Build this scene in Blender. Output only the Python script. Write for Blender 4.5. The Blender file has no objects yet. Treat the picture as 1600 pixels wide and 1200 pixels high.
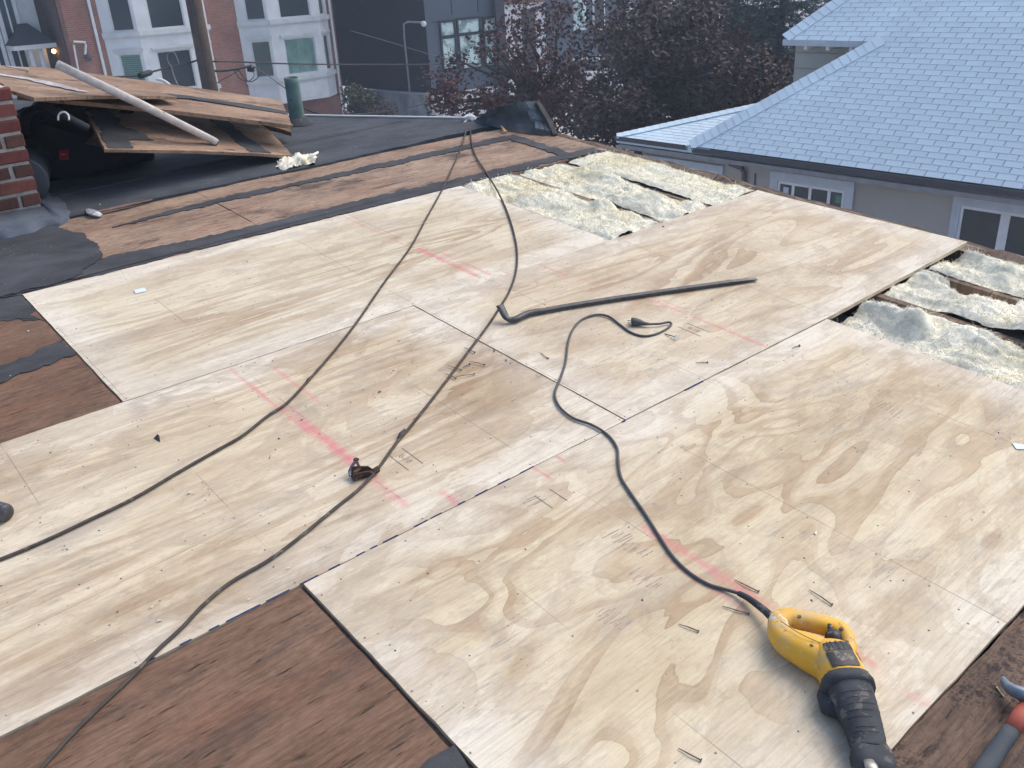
import bpy, math, random
from mathutils import Vector, Matrix, noise
random.seed(7)
C = bpy.context.scene.collection
sc = bpy.context.scene
PI = math.pi
# ---------------------------------------------------------------- camera, world, sun, exposure
F = 1380.3627                                   # focal length in pixels of the 1600 px wide photograph
CAM = Vector((-1.927, -1.782, 1.377))
RW = Matrix(((0.7588213, -0.6491688, -0.0526316), (-0.3128701, -0.2924540, -0.9036498), (0.5712289, 0.7021756, -0.4250258)))
DK = Matrix(((0.9999343, -0.0010262, -0.0114185), (0.0, 0.9959855, -0.0895145), (0.0114646, 0.0895086, 0.9959201)))  # roof deck axes in the world (5 degree slope)
cam_d = bpy.data.cameras.new('camera'); cam = bpy.data.objects.new('camera', cam_d); C.objects.link(cam)
cam_d.sensor_width = 36.0; cam_d.lens = F / 1600 * 36; cam_d.clip_end = 2000; cam_d.clip_start = 0.05
rot = Matrix((RW[0], -RW[1], -RW[2])).transposed()
cam.matrix_world = Matrix.Translation(CAM) @ rot.to_4x4()
sc.camera = cam
SUN_EL, SUN_AZ = math.radians(48), math.radians(98)       # azimuth clockwise from +Y
w = bpy.data.worlds.new('World'); sc.world = w; w.use_nodes = True
nt = w.node_tree; bg = nt.nodes['Background']
sky = nt.nodes.new('ShaderNodeTexSky'); sky.sky_type = 'NISHITA'; sky.sun_disc = False
sky.sun_elevation = SUN_EL; sky.sun_rotation = SUN_AZ; sky.air_density = 1.0; sky.dust_density = 3.0; sky.ozone_density = 1.0
nt.links.new(sky.outputs[0], bg.inputs[0]); bg.inputs[1].default_value = 0.15
sd = bpy.data.lights.new('sun', 'SUN'); sun = bpy.data.objects.new('sun', sd); C.objects.link(sun)
sd.energy = 1.1; sd.angle = math.radians(40); sd.color = (1.0, 0.93, 0.83)
sv = Vector((math.sin(SUN_AZ) * math.cos(SUN_EL), math.cos(SUN_AZ) * math.cos(SUN_EL), math.sin(SUN_EL)))
sun.rotation_euler = sv.to_track_quat('Z', 'Y').to_euler()
vs = sc.view_settings; vs.view_transform = 'Standard'; vs.look = 'None'; vs.exposure = 0.62; vs.gamma = 1.0; vs.use_curve_mapping = False
sc.render.engine = 'CYCLES'
HAZE = .0027
# ---------------------------------------------------------------- geometry helpers
CD = DK.transposed() @ CAM                       # camera in deck coordinates
def ray(x, y): return RW.transposed() @ Vector(((x - 800) / F, (y - 600) / F, 1))
def deck(x, y, h=0.0):                           # a point of the photograph measured on the deck plane (or h above it)
    d = DK.transposed() @ ray(x, y); return CD + d * ((h - CD.z) / d.z)
def onax(x, y, ax, c):                           # the same measured on the world plane axis = c
    d = ray(x, y); return CAM + d * ((c - CAM[ax]) / d[ax])
def onplane(x, y, n, p):
    d = ray(x, y); return CAM + d * (n.dot(p - CAM) / n.dot(d))
def pxof(P):
    d = RW @ (Vector(P) - CAM); return (800 + F * d.x / d.z, 600 + F * d.y / d.z) if d.z > 0.01 else (-9e9, -9e9)

class MB:
    def __init__(s): s.v = []; s.f = []
    def add(s, vs_, fs):
        k = len(s.v); s.v += [Vector(p) for p in vs_]; s.f += [tuple(i + k for i in q) for q in fs]; return s
    def hexa(s, p): return s.add(p, [(0, 3, 2, 1), (4, 5, 6, 7), (0, 1, 5, 4), (1, 2, 6, 5), (2, 3, 7, 6), (3, 0, 4, 7)])
    def box(s, a, b):
        x0, y0, z0 = a; x1, y1, z1 = b
        return s.hexa([(x0, y0, z0), (x1, y0, z0), (x1, y1, z0), (x0, y1, z0), (x0, y0, z1), (x1, y0, z1), (x1, y1, z1), (x0, y1, z1)])
    def slab(s, q, t, n=None):                   # four corners of the top face, thickness t
        q = [Vector(p) for p in q]
        n = n or (q[1] - q[0]).cross(q[3] - q[0]).normalized()
        return s.hexa([p - n * t for p in q] + q)
    def prism(s, poly, z0, z1):
        n = len(poly); k = [(p[0], p[1], z0) for p in poly] + [(p[0], p[1], z1) for p in poly]
        return s.add(k, [tuple(range(n - 1, -1, -1)), tuple(range(n, 2 * n))] + [(i, (i + 1) % n, n + (i + 1) % n, n + i) for i in range(n)])
    def loft(s, rings, cap=True, closed=True):
        n = len(rings[0]); k = len(s.v)
        for r in rings: s.v += [Vector(p) for p in r]
        m = n if closed else n - 1
        for i in range(len(rings) - 1):
            for j in range(m):
                s.f.append((k + i * n + j, k + i * n + (j + 1) % n, k + (i + 1) * n + (j + 1) % n, k + (i + 1) * n + j))
        if cap and closed:
            s.f.append(tuple(k + j for j in range(n - 1, -1, -1))); s.f.append(tuple(k + (len(rings) - 1) * n + j for j in range(n)))
        return s
    def sweep(s, pts, ra, rb=None, n=10, up=(0, 0, 1), cap=True, sq=1.0, arc=None):   # elliptical section, ra sideways, rb along up
        pts = [Vector(p) for p in pts]; m = len(pts); up = Vector(up)
        if not hasattr(ra, '__len__'): ra = [ra] * m
        rb = ra if rb is None else rb
        if not hasattr(rb, '__len__'): rb = [rb] * m
        rings = []
        for i in range(m):
            t = (pts[min(i + 1, m - 1)] - pts[max(i - 1, 0)]).normalized()
            side = t.cross(up)
            side = side.normalized() if side.length > 1e-4 else Vector((1, 0, 0))
            u2 = side.cross(t).normalized(); r = []
            cnt = n if arc is None else n
            for j in range(cnt):
                a = 2 * PI * (j + .5) / n if arc is None else arc[0] + (arc[1] - arc[0]) * j / (n - 1)
                c, q = math.cos(a), math.sin(a)
                c = math.copysign(abs(c) ** sq, c); q = math.copysign(abs(q) ** sq, q)
                r.append(pts[i] + side * (c * ra[i]) + u2 * (q * rb[i]))
            rings.append(r)
        return s.loft(rings, cap and arc is None, arc is None)
    def disc(s, c, r, h, n=8):
        return s.prism([(c[0] + r * math.cos(2 * PI * i / n), c[1] + r * math.sin(2 * PI * i / n)) for i in range(n)], c[2], c[2] + h)
def smooth_path(pts, k=8):
    pts = [Vector(p) for p in pts]; out = []
    for i in range(len(pts) - 1):
        p0, p1, p2, p3 = pts[max(i - 1, 0)], pts[i], pts[i + 1], pts[min(i + 2, len(pts) - 1)]
        for j in range(k):
            t = j / k
            out.append(0.5 * ((2 * p1) + (p2 - p0) * t + (2 * p0 - 5 * p1 + 4 * p2 - p3) * t * t + (3 * p1 - p0 - 3 * p2 + p3) * t ** 3))
    return out + [pts[-1]]

BASE = {}
def FR(frame): return DK.to_4x4() if frame == 'deck' else Matrix.Identity(4)
def mesh(name, mb, mat, base, smooth=False):
    me = bpy.data.meshes.new(name); b = Vector(base)
    me.from_pydata([p - b for p in mb.v], [], mb.f); me.update()
    uv = me.uv_layers.new(name='plan'); co = []
    for l in me.loops: p = mb.v[l.vertex_index]; co += [p.x, p.y]
    uv.data.foreach_set('uv', co)
    if mat: me.materials.append(mat)
    if smooth: me.polygons.foreach_set('use_smooth', [True] * len(me.polygons))
    return me
def thing(name, label, cat, base, frame='deck', group=None, kind=None):
    o = bpy.data.objects.new(name, None); C.objects.link(o); o.empty_display_size = .05
    o.matrix_world = FR(frame) @ Matrix.Translation(Vector(base)); BASE[o.name] = Vector(base)
    tag(o, label, cat, group, kind); return o
def tag(o, label, cat, group=None, kind=None):
    if label: o['label'] = label
    if cat: o['category'] = cat
    if group: o['group'] = group
    if kind: o['kind'] = kind
def part(name, mb, mat, parent, smooth=False, label=None, kind=None):
    b = BASE[parent.name]; o = bpy.data.objects.new(name, mesh(name, mb, mat, b, smooth)); C.objects.link(o)
    o.parent = parent; BASE[o.name] = b
    if label: o['label'] = label
    if kind: o['kind'] = kind
    return o
def inst(name, me, parent, loc, rotz=0):           # a copy of a piece sharing its mesh, loc in frame coordinates
    o = bpy.data.objects.new(name, me); C.objects.link(o); o.parent = parent
    o.location = Vector(loc) - BASE[parent.name]; o.rotation_euler = (0, 0, rotz); return o
def solo(name, mb, mat, label, cat, frame='deck', group=None, kind=None, smooth=False):
    xs = [p.x for p in mb.v]; ys = [p.y for p in mb.v]; zs = [p.z for p in mb.v]
    b = Vector(((min(xs) + max(xs)) / 2, (min(ys) + max(ys)) / 2, min(zs)))
    o = bpy.data.objects.new(name, mesh(name, mb, mat, b, smooth)); C.objects.link(o)
    o.matrix_world = FR(frame) @ Matrix.Translation(b); BASE[o.name] = b
    tag(o, label, cat, group, kind); return o
# ---------------------------------------------------------------- material helpers
class G:
    def __init__(s, name, rough=.8, spec=.25):
        s.m = bpy.data.materials.new(name); s.m.use_nodes = True; s.t = s.m.node_tree
        s.b = s.t.nodes['Principled BSDF']; s.b.inputs['Roughness'].default_value = rough; s.b.inputs['Specular IOR Level'].default_value = spec
        s.tc = s.t.nodes.new('ShaderNodeTexCoord')
    def n(s, typ): return s.t.nodes.new('ShaderNode' + typ)
    def put(s, sock, val):
        if hasattr(val, 'is_linked'): s.t.links.new(val, sock)
        elif val is not None:
            if hasattr(val, '__len__') and len(val) == 3 and len(sock.default_value) == 4: val = (*val, 1)
            sock.default_value = val
    def uv(s): return s.tc.outputs['UV']
    def ob(s): return s.tc.outputs['Object']
    def ma(s, op, a, b=None, c=None, clamp=False):
        q = s.n('Math'); q.operation = op; q.use_clamp = clamp; s.put(q.inputs[0], a); s.put(q.inputs[1], b)
        if c is not None: s.put(q.inputs[2], c)
        return q.outputs[0]
    def vm(s, v, mul, add=(0, 0, 0)):
        q = s.n('VectorMath'); q.operation = 'MULTIPLY_ADD'; s.put(q.inputs[0], v); s.put(q.inputs[1], mul); s.put(q.inputs[2], add); return q.outputs[0]
    def noise(s, v, scale=1, det=3, rough=.5, dist=0):
        q = s.n('TexNoise'); s.put(q.inputs['Vector'], v); q.inputs['Scale'].default_value = scale; q.inputs['Detail'].default_value = det
        q.inputs['Roughness'].default_value = rough; q.inputs['Distortion'].default_value = dist; return q.outputs[0]
    def vor(s, v, scale, out='Distance'):
        q = s.n('TexVoronoi'); s.put(q.inputs['Vector'], v); q.inputs['Scale'].default_value = scale; return q.outputs[out], q.outputs['Color']
    def ramp(s, f, stops, interp='LINEAR'):
        q = s.n('ValToRGB'); q.color_ramp.interpolation = interp; e = q.color_ramp.elements
        while len(e) < len(stops): e.new(.5)
        for el, (p, c) in zip(e, stops):
            el.position = p; el.color = (c, c, c, 1) if not hasattr(c, '__len__') else (*c, 1)
        s.put(q.inputs[0], f); return q.outputs[0]
    def step(s, f, a, b):                           # smooth 0..1 between a and b (a > b inverts)
        q = s.n('MapRange'); q.interpolation_type = 'SMOOTHSTEP'; s.put(q.inputs[0], f)
        if a < b: q.inputs[1].default_value = a; q.inputs[2].default_value = b
        else: q.inputs[1].default_value = b; q.inputs[2].default_value = a; q.inputs[3].default_value = 1; q.inputs[4].default_value = 0
        return q.outputs[0]
    def mix(s, f, a, b, mode='MIX'):
        q = s.n('Mix'); q.data_type = 'RGBA'; q.blend_type = mode; q.clamp_factor = True
        s.put(q.inputs[0], f); s.put(q.inputs[6], a); s.put(q.inputs[7], b); return q.outputs[2]
    def sep(s, v):
        q = s.n('SeparateXYZ'); s.put(q.inputs[0], v); return q.outputs
    def col(s, c): s.put(s.b.inputs['Base Color'], c)
    def bump(s, h, st=.3, d=.01):
        q = s.n('Bump'); q.inputs['Strength'].default_value = st; q.inputs['Distance'].default_value = d; s.put(q.inputs['Height'], h)
        s.t.links.new(q.outputs[0], s.b.inputs['Normal'])
    def rough(s, r): s.put(s.b.inputs['Roughness'], r)
def plain(name, c, rough=.7, spec=.3, var=.18, sc_=6, metal=0, bump=0, spot=None, cs='ob'):   # one colour, broken up by grime
    g = G(name, rough, spec); v = g.ob() if cs == 'ob' else g.uv()
    n1 = g.noise(v, sc_, 5, .6); f = g.ramp(n1, [(.3, 1 - var), (.7, 1 + var * .6)])
    k = g.mix(1, c, f, 'MULTIPLY')
    if spot: k = g.mix(g.step(g.noise(v, spot[1], 4, .65), spot[2], spot[2] + .08), k, spot[0])
    g.col(k); g.b.inputs['Metallic'].default_value = metal
    if bump: g.bump(g.noise(v, sc_ * 6, 4, .6), bump)
    return g.m
def plywood(name, seed, ku, kv, N, rect, tint=(1, 1, 1), reds=(), blues=(), dirt=.5, amp_lo=.30, rag=.05, loop=3.2):
    g = G(name, .75, .2); uv = g.uv(); sx = g.sep(uv); U, V = sx[0], sx[1]
    off = (seed * 7.31, seed * 3.17, seed * 1.7)
    h = g.noise(g.vm(uv, (ku, kv, 0), off), 1, loop, .48, .9)
    h = g.ma('ADD', h, g.ma('MULTIPLY', g.noise(g.vm(uv, (5, 34, 0), off), 1, 4, .65), rag))
    band = g.ma('FRACT', g.ma('MULTIPLY', h, N))
    tone = g.ramp(band, [(0, .10), (.36, 0), (.44, .36), (.58, .48), (.63, .92), (.86, 1), (.885, 1.0), (.905, .2), (1, .10)])
    amp = g.ramp(g.noise(g.vm(uv, (.9, 1.9, 0), (off[1], off[0], 2)), 1, 5, .65), [(.36, amp_lo * .6), (.60, 1)])
    cream = tuple(a * b for a, b in zip((.695, .605, .445), tint)); tan = tuple(a * b for a, b in zip((.485, .365, .245), tint))
    c = g.mix(g.ma('MULTIPLY', tone, amp), cream, tan)
    rim = g.ma('MULTIPLY', g.step(g.ma('ABSOLUTE', g.ma('SUBTRACT', band, .885)), .022, .006), amp)
    c = g.mix(g.ma('MULTIPLY', rim, .5), c, tuple(k * .78 for k in tan))
    pale = g.step(g.noise(g.vm(uv, (1.1, 3.6, 0), (off[2], 5, 1)), 1, 5, .62), .48, .66)
    c = g.mix(g.ma('MULTIPLY', pale, .42), c, (.765, .70, .575))
    # paler margins along the sheet edges
    u0, v0, u1, v1 = rect
    de = g.ma('MINIMUM', g.ma('MINIMUM', g.ma('SUBTRACT', U, u0), g.ma('SUBTRACT', u1, U)), g.ma('MINIMUM', g.ma('SUBTRACT', V, v0), g.ma('SUBTRACT', v1, V)))
    em = g.step(g.ma('ADD', de, g.ma('MULTIPLY', g.noise(g.vm(uv, (2.2, 5, 0), (off[0], 1, 8)), 1, 5, .65), -.34)), .06, -.13)
    c = g.mix(g.ma('MULTIPLY', em, .55), c, (.80, .755, .66))
    ws = g.noise(g.vm(uv, (1.7, 3.0, 0), (off[1], 4, off[0])), 1, 6, .62, 1.1)
    wst = g.ramp(ws, [(0, 0), (.50, 0), (.53, .75), (.60, .55), (.66, .20), (.70, .70), (1, .55)])
    c = g.mix(g.ma('MULTIPLY', wst, .30 + .35 * dirt), c, tuple(a * b for a, b in zip((.50, .405, .285), tint)))
    ws2 = g.noise(g.vm(uv, (4.5, 9.0, 0), (9, off[1], off[2])), 1, 6, .68, .8)
    c = g.mix(g.ma('MULTIPLY', g.step(ws2, .54, .60), .28), c, (.42, .335, .24))
    fib = g.noise(g.vm(uv, (5, 230, 0), off), 1, 4, .7)
    c = g.mix(.9, c, g.ramp(fib, [(.25, .74), (.5, 1.0), (.75, 1.07)]), 'MULTIPLY')
    c = g.mix(.55, c, g.ramp(g.noise(g.vm(uv, (38, 90, 0), off), 1, 5, .75), [(.3, .80), (.55, 1.03)]), 'MULTIPLY')
    d1 = g.noise(g.vm(uv, (1.1, 2.0, 0), (1, off[0], off[1])), 1, 6, .66)
    c = g.mix(g.ma('MULTIPLY', g.step(d1, .46, .66), dirt), c, g.mix(1, c, (.74, .68, .63), 'MULTIPLY'))
    patch = g.step(g.noise(g.vm(uv, (2.0, 3.4, 0), (off[0], 9, 4)), 1, 3, .6), .5, .66)
    scuff = g.step(g.noise(g.vm(uv, (11, 75, 0), (3, off[0], 1)), 1, 5, .7), .5, .66)
    c = g.mix(g.ma('MULTIPLY', g.ma('MULTIPLY', patch, scuff), .55), c, (.27, .26, .25))
    smud = g.step(g.noise(g.vm(uv, (7, 10, 0), (off[1], 2, 7)), 1, 6, .74), .57, .72)
    c = g.mix(g.ma('MULTIPLY', smud, .40), c, (.33, .32, .31))
    gm2 = g.step(g.noise(g.vm(uv, (3.2, 6.5, 0), (off[2], off[0], 5)), 1, 7, .72, .6), .50, .70)
    c = g.mix(g.ma('MULTIPLY', gm2, .62 * dirt), c, (.36, .305, .255))
    dk = g.step(g.noise(g.vm(uv, (16, 120, 0), (7, 1, off[0])), 1, 4, .7), .64, .72)
    dkp = g.step(g.noise(g.vm(uv, (3.5, 5, 0), (2, off[1], 6)), 1, 4, .65), .47, .60)
    c = g.mix(g.ma('MULTIPLY', g.ma('MULTIPLY', dk, dkp), .6), c, (.20, .18, .165))
    # knots: a few flattened ovals
    kd, kc = g.vor(g.vm(uv, (1.0, 2.1, 0), off), 1.25)
    kw = g.ma('ADD', kd, g.ma('MULTIPLY', g.noise(g.vm(uv, (14, 30, 0)), 1, 3, .6), .05))
    c = g.mix(g.ma('MULTIPLY', g.step(kw, .085, .05), .40), c, (.36, .22, .125))
    c = g.mix(g.ma('MULTIPLY', g.step(g.ma('ABSOLUTE', g.ma('SUBTRACT', kw, .115)), .016, .002), .28), c, (.30, .19, .12))
    # crumbs of felt dust ground into the wood
    vd, vc = g.vor(uv, 33); rnd = g.sep(vc)[0]
    c = g.mix(g.ma('MULTIPLY', g.step(vd, .12, .06), g.step(rnd, .88, .90)), c, (.05, .045, .04))
    vd2, vc2 = g.vor(g.vm(uv, (1, 1, 0), (4.2, 1.1, 0)), 90); rn2 = g.sep(vc2)[1]
    c = g.mix(g.ma('MULTIPLY', g.ma('MULTIPLY', g.step(vd2, .2, .1), g.step(rn2, .86, .88)), patch), c, (.09, .08, .07))
    # pencil lines over the joists, every 16 inches
    um = g.ma('ABSOLUTE', g.ma('SUBTRACT', g.ma('FRACT', g.ma('MULTIPLY_ADD', U, 1 / .4064, .5 - .012 / .4064)), .5))
    ln = g.step(um, .0052, .0022)
    brk = g.step(g.noise(g.vm(uv, (3, 1.6, 0), (off[2], 1, 0)), 1, 3, .6), .46, .56)
    c = g.mix(g.ma('MULTIPLY', g.ma('MULTIPLY', ln, brk), .5), c, (.16, .13, .12))
    grain = g.noise(g.vm(uv, (25, 40, 0), off), 1, 5, .7)
    for lst, colr in ((reds, (.66, .19, .22)), (blues, (.035, .05, .16))):
        for (u0, va, vb, hw, st) in lst:
            du = g.ma('ABSOLUTE', g.ma('SUBTRACT', U, u0)) if colr[0] > .3 or abs(vb - va) > 0 else None
            m1 = g.step(g.ma('ADD', du, g.ma('MULTIPLY', g.ma('SUBTRACT', grain, .5), hw * 2.4)), hw * 1.05, -hw * .15)
            m2 = g.ma('MULTIPLY', g.step(V, min(va, vb) - .025, min(va, vb) + .01), g.step(V, max(va, vb) + .025, max(va, vb) - .01))
            m3 = g.step(g.noise(g.vm(uv, (2.5, 3.2, 0), (u0, 3, st)), 1, 4, .6), .30, .62)
            c = g.mix(g.ma('MULTIPLY', g.ma('MULTIPLY', m1, m2), g.ma('MULTIPLY', g.ma('MULTIPLY_ADD', m3, .75, .25), st)), c, colr)
    g.col(c); g.bump(g.ma('ADD', fib, g.ma('MULTIPLY', band, .25)), .12, .002)
    return g.m
def oldply(name, ca, cb, dark=.5, seed=1, speck=.75, blot=2.0):
    g = G(name, .8, .2); uv = g.uv(); off = (seed * 5.3, seed * 2.9, seed)
    n1 = g.noise(g.vm(uv, (1.2, 3.2, 0), off), 1, 5, .6)
    c = g.mix(g.ramp(n1, [(.3, 0), (.7, 1)]), ca, cb)
    m2 = g.noise(g.vm(uv, (3.5, 8, 0), (seed, off[0], 1)), 1, 7, .74, .7)
    c = g.mix(.8, c, g.ramp(m2, [(.32, .58), (.5, 1.0), (.68, 1.22)]), 'MULTIPLY')
    rs = g.step(g.noise(g.vm(uv, (2.2, 5, 0), (off[1], 3, seed)), 1, 5, .65), .52, .66)
    c = g.mix(g.ma('MULTIPLY', rs, .38), c, (.24, .115, .070))
    tar = g.step(g.noise(g.vm(uv, (1.6, 9, 0), (7, seed, off[0])), 1, 7, .74, .5), .565, .64)
    c = g.mix(g.ma('MULTIPLY', tar, .85 * dark), c, (.050, .047, .047))
    st = g.noise(g.vm(uv, (7, 110, 0), off), 1, 5, .72)
    c = g.mix(1, c, g.ramp(st, [(.28, .55), (.5, 1), (.74, 1.28)]), 'MULTIPLY')
    c = g.mix(.7, c, g.ramp(g.noise(g.vm(uv, (30, 75, 0), off), 1, 5, .78), [(.32, .68), (.6, 1.12)]), 'MULTIPLY')
    crack = g.step(g.noise(g.vm(uv, (9, 65, 0), (1, 8, seed)), 1, 3, .6), .62, .70)
    c = g.mix(g.ma('MULTIPLY', crack, .75), c, (.03, .025, .022))
    bl = g.step(g.noise(g.vm(uv, (2.4, 4.5, 0), (seed, 3, 3)), 1, 6, .7), .51, .70)
    c = g.mix(g.ma('MULTIPLY', bl, dark), c, (.045, .038, .036))
    kd, kc = g.vor(g.vm(uv, (1.3, 3.0, 0), off), 1.15)
    kd = g.ma('ADD', kd, g.ma('MULTIPLY', g.noise(uv, 22, 4, .7), .06))
    c = g.mix(g.ma('MULTIPLY', g.step(kd, .115, .085), .8), c, (.065, .038, .032))
    if speck < 1:
        cl = g.step(g.noise(uv, 3.2, 4, .6), .42, .62)
        for scl, ch_ in ((38, 0), (75, 1), (120, 2)):
            wv = g.n('VectorMath'); wv.operation = 'ADD'; g.put(wv.inputs[0], uv); nn = g.n('TexNoise'); g.put(nn.inputs['Vector'], uv); nn.inputs['Scale'].default_value = scl * .8; sc2 = g.vm(nn.outputs['Color'], (.012,) * 3); g.put(wv.inputs[1], sc2)
            vd, vc = g.vor(wv.outputs[0], scl)
            c = g.mix(g.ma('MULTIPLY', g.ma('MULTIPLY', g.step(vd, .46, .26), g.step(g.sep(vc)[ch_], speck, speck + .03)), g.ma('MULTIPLY_ADD', cl, .75, .1)), c, (.024, .021, .024))
        sm = g.step(g.noise(g.vm(uv, (7, 16, 0), (4, seed, 1)), 1, 6, .75), .56, .68); c = g.mix(g.ma('MULTIPLY', sm, .7), c, (.032, .027, .030))
    g.col(c); g.bump(g.ma('ADD', st, g.ma('MULTIPLY', crack, -1)), .6, .006); return g.m
def felt(name, base=(.054, .056, .062), seed=0):
    g = G(name, .85, .25); uv = g.uv()
    c = g.mix(g.ramp(g.noise(g.vm(uv, (3, 5, 0), (seed, 1, 0)), 1, 6, .68), [(.3, 0), (.7, 1)]), tuple(k * .66 for k in base), tuple(k * 1.5 for k in base))
    c = g.mix(g.ma('MULTIPLY', g.step(g.noise(g.vm(uv, (1.1, 2.4, 0), (seed, 6, 2)), 1, 6, .7, .6), .52, .68), .45), c, tuple(k * 2.1 for k in base))
    c = g.mix(g.ma('MULTIPLY', g.step(g.noise(g.vm(uv, (6, 40, 0), (2, seed, 0)), 1, 4, .7), .60, .74), .5), c, (.12, .12, .13))
    vd, vc = g.vor(uv, 60); c = g.mix(g.ma('MULTIPLY', g.step(vd, .25, .12), g.step(g.sep(vc)[0], .972, .98)), c, (.25, .245, .24))
    g.col(c); g.bump(g.ma('ADD', g.noise(uv, 120, 4, .7), g.ma('MULTIPLY', g.noise(uv, 9, 4, .6), 3.0)), .5, .005); return g.m
def glass(name, tint=(.02, .028, .032)):
    g = G(name, .06, .5); g.col(g.mix(g.noise(g.ob(), 1.5, 3), tint, tuple(k * 1.9 for k in tint))); return g.m
def clear_glass(name):
    g = G(name); tr = g.n('BsdfTransparent'); tr.inputs[0].default_value = (.86, .92, .90, 1); gl = g.n('BsdfGlossy'); gl.inputs['Roughness'].default_value = .04
    fr = g.n('Fresnel'); fr.inputs[0].default_value = 1.5; mx = g.n('MixShader')
    g.t.links.new(fr.outputs[0], mx.inputs[0]); g.t.links.new(tr.outputs[0], mx.inputs[1]); g.t.links.new(gl.outputs[0], mx.inputs[2])
    g.t.links.new(mx.outputs[0], g.t.nodes['Material Output'].inputs[0]); return g.m
def brickwall(name, a, b, mort, sx=1.0):
    g = G(name, .9, .15); s = g.sep(g.ob()); q = g.n('CombineXYZ'); g.put(q.inputs[0], g.ma('ADD', s[0], s[1])); g.put(q.inputs[1], s[2])
    t = g.n('TexBrick'); g.put(t.inputs['Vector'], q.outputs[0]); g.put(t.inputs['Color1'], a); g.put(t.inputs['Color2'], b); g.put(t.inputs['Mortar'], mort)
    t.inputs['Scale'].default_value = 1; t.inputs['Brick Width'].default_value = .22; t.inputs['Row Height'].default_value = .075; t.inputs['Mortar Size'].default_value = .008
    c = g.mix(1, t.outputs[0], g.ramp(g.noise(g.ob(), .7, 5, .65), [(.3, .72), (.7, 1.15)]), 'MULTIPLY'); g.col(c); g.bump(t.outputs['Fac'], -.3, .01); return g.m
# ================================================================ SETTING
M = {}
M['concrete'] = plain('concrete', (.52, .52, .53), .9, .2, .2, .6, cs='uv')
M['gypsum'] = plain('gypsum', (.50, .53, .60), .9, .2, .12, 2)
M['joist'] = oldply('joist_wood', (.17, .12, .085), (.27, .20, .15), .5, 4, 1)
M['old_a'] = oldply('weathered_plywood', (.145, .082, .052), (.235, .145, .10), .42, 1, 1)
M['old_b'] = oldply('weathered_plywood_dark', (.135, .090, .066), (.20, .138, .10), .60, 2, .42)
M['old_c'] = oldply('sun_bleached_plywood', (.26, .172, .122), (.41, .295, .215), .8, 3, 1)
M['old_d'] = oldply('stacked_plywood', (.25, .165, .115), (.39, .275, .195), .75, 5, 1)
M['felt'] = felt('roofing_felt'); M['rubber'] = felt('rubber_roofing', (.056, .063, .074), 3)
M['mastic'] = felt('roof_mastic', (.050, .053, .060), 6); M['cant'] = felt('mastic_cant', (.075, .09, .115), 9)
M['rust'] = plain('rusty_steel', (.085, .05, .036), .75, .4, .5, 60, bump=.3)
M['steel'] = plain('dull_steel', (.16, .18, .21), .45, .5, .3, 40, metal=.5)
M['bar'] = plain('black_oxide_steel', (.066, .070, .080), .5, .5, .4, 30, metal=.3, spot=((.16, .16, .17), 45, .62))
M['cable'] = plain('cable_rubber', (.082, .070, .062), .8, .2, .3, 30, spot=((.16, .14, .12), 25, .58))
M['cord'] = plain('tool_cord', (.085, .086, .092), .6, .35, .2, 30)
M['white'] = plain('white_paint', (.72, .73, .74), .6, .3, .12, 4)

g_ = MB().add([(-400, -400, -5.3), (500, -400, -5.3), (500, 500, -5.3), (-400, 500, -5.3)], [(0, 1, 2, 3)])
ground = solo('ground', g_, M['concrete'], None, None, 'world', kind='structure')
# the house we stand on: walls and the ceiling boards seen between the joists
hs = thing('roofed_house', 'house under the half stripped roof with joists and insulation showing', 'house', (0, 0, -5.5), 'deck')
M['brick_own'] = brickwall('own_brick', (.16, .07, .05), (.22, .10, .07), (.35, .33, .30))
part('wall', MB().box((-5.0, -3.2, -5.6), (2.47, 4.3, -.172)), M['brick_own'], hs)
part('ceiling_board', MB().box((-4.95, -3.15, -.170), (2.44, 3.4, -.155)), M['gypsum'], hs)
for k in range(-12, 7):                               # joists every 16 inches, running up the slope
    u = k * .4064
    def jn(v0, v1, du):
        r = random.Random(k * 7 + int(v0 * 10)); mb = MB(); vv = [v0 + (v1 - v0) * i / 14 for i in range(15)]
        mb.loft([[(u - .019 + r.uniform(-.002, .002), v, -.155), (u + .019 + r.uniform(-.002, .002), v, -.155), (u + .019 + r.uniform(-.003, .003), v, -.017 - r.random() * .003), (u - .019 + r.uniform(-.003, .003), v, -.017 - r.random() * .003)] for v in vv]); return mb
    part('joist', jn(-3.1, 3.33, 0), M['joist'], hs)
rg = random.Random(3); mb = MB(); rings = []
for i in range(90):                                   # the ragged roof edge board along the right side
    v = -3.1 + i * (6.45 / 89); a = rg.uniform(-.008, .008); b = rg.uniform(-.012, .012)
    rings.append([(2.452, v, -.16), (2.535 + a, v, -.16), (2.535 + a, v, -.012 + b * .6), (2.50, v, -.002 + b), (2.452, v, -.022 + b * .4)])
part('edge_board', mb.loft(rings), M['joist'], hs, label='ragged brown board along the open roof edge')
mb = MB(); rings = []
for i in range(70):
    v = -3.1 + i * (6.4 / 69); a = rg.uniform(-.006, .006)
    rings.append([(2.537, v, -.12), (2.575 + a, v, -.12), (2.575 + a, v, -.02 + a), (2.537, v, -.018 + a)])
part('drip_edge', mb.loft(rings), plain('rotten_fascia', (.11, .075, .055), .9, .2, .4, 14), hs)
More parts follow.
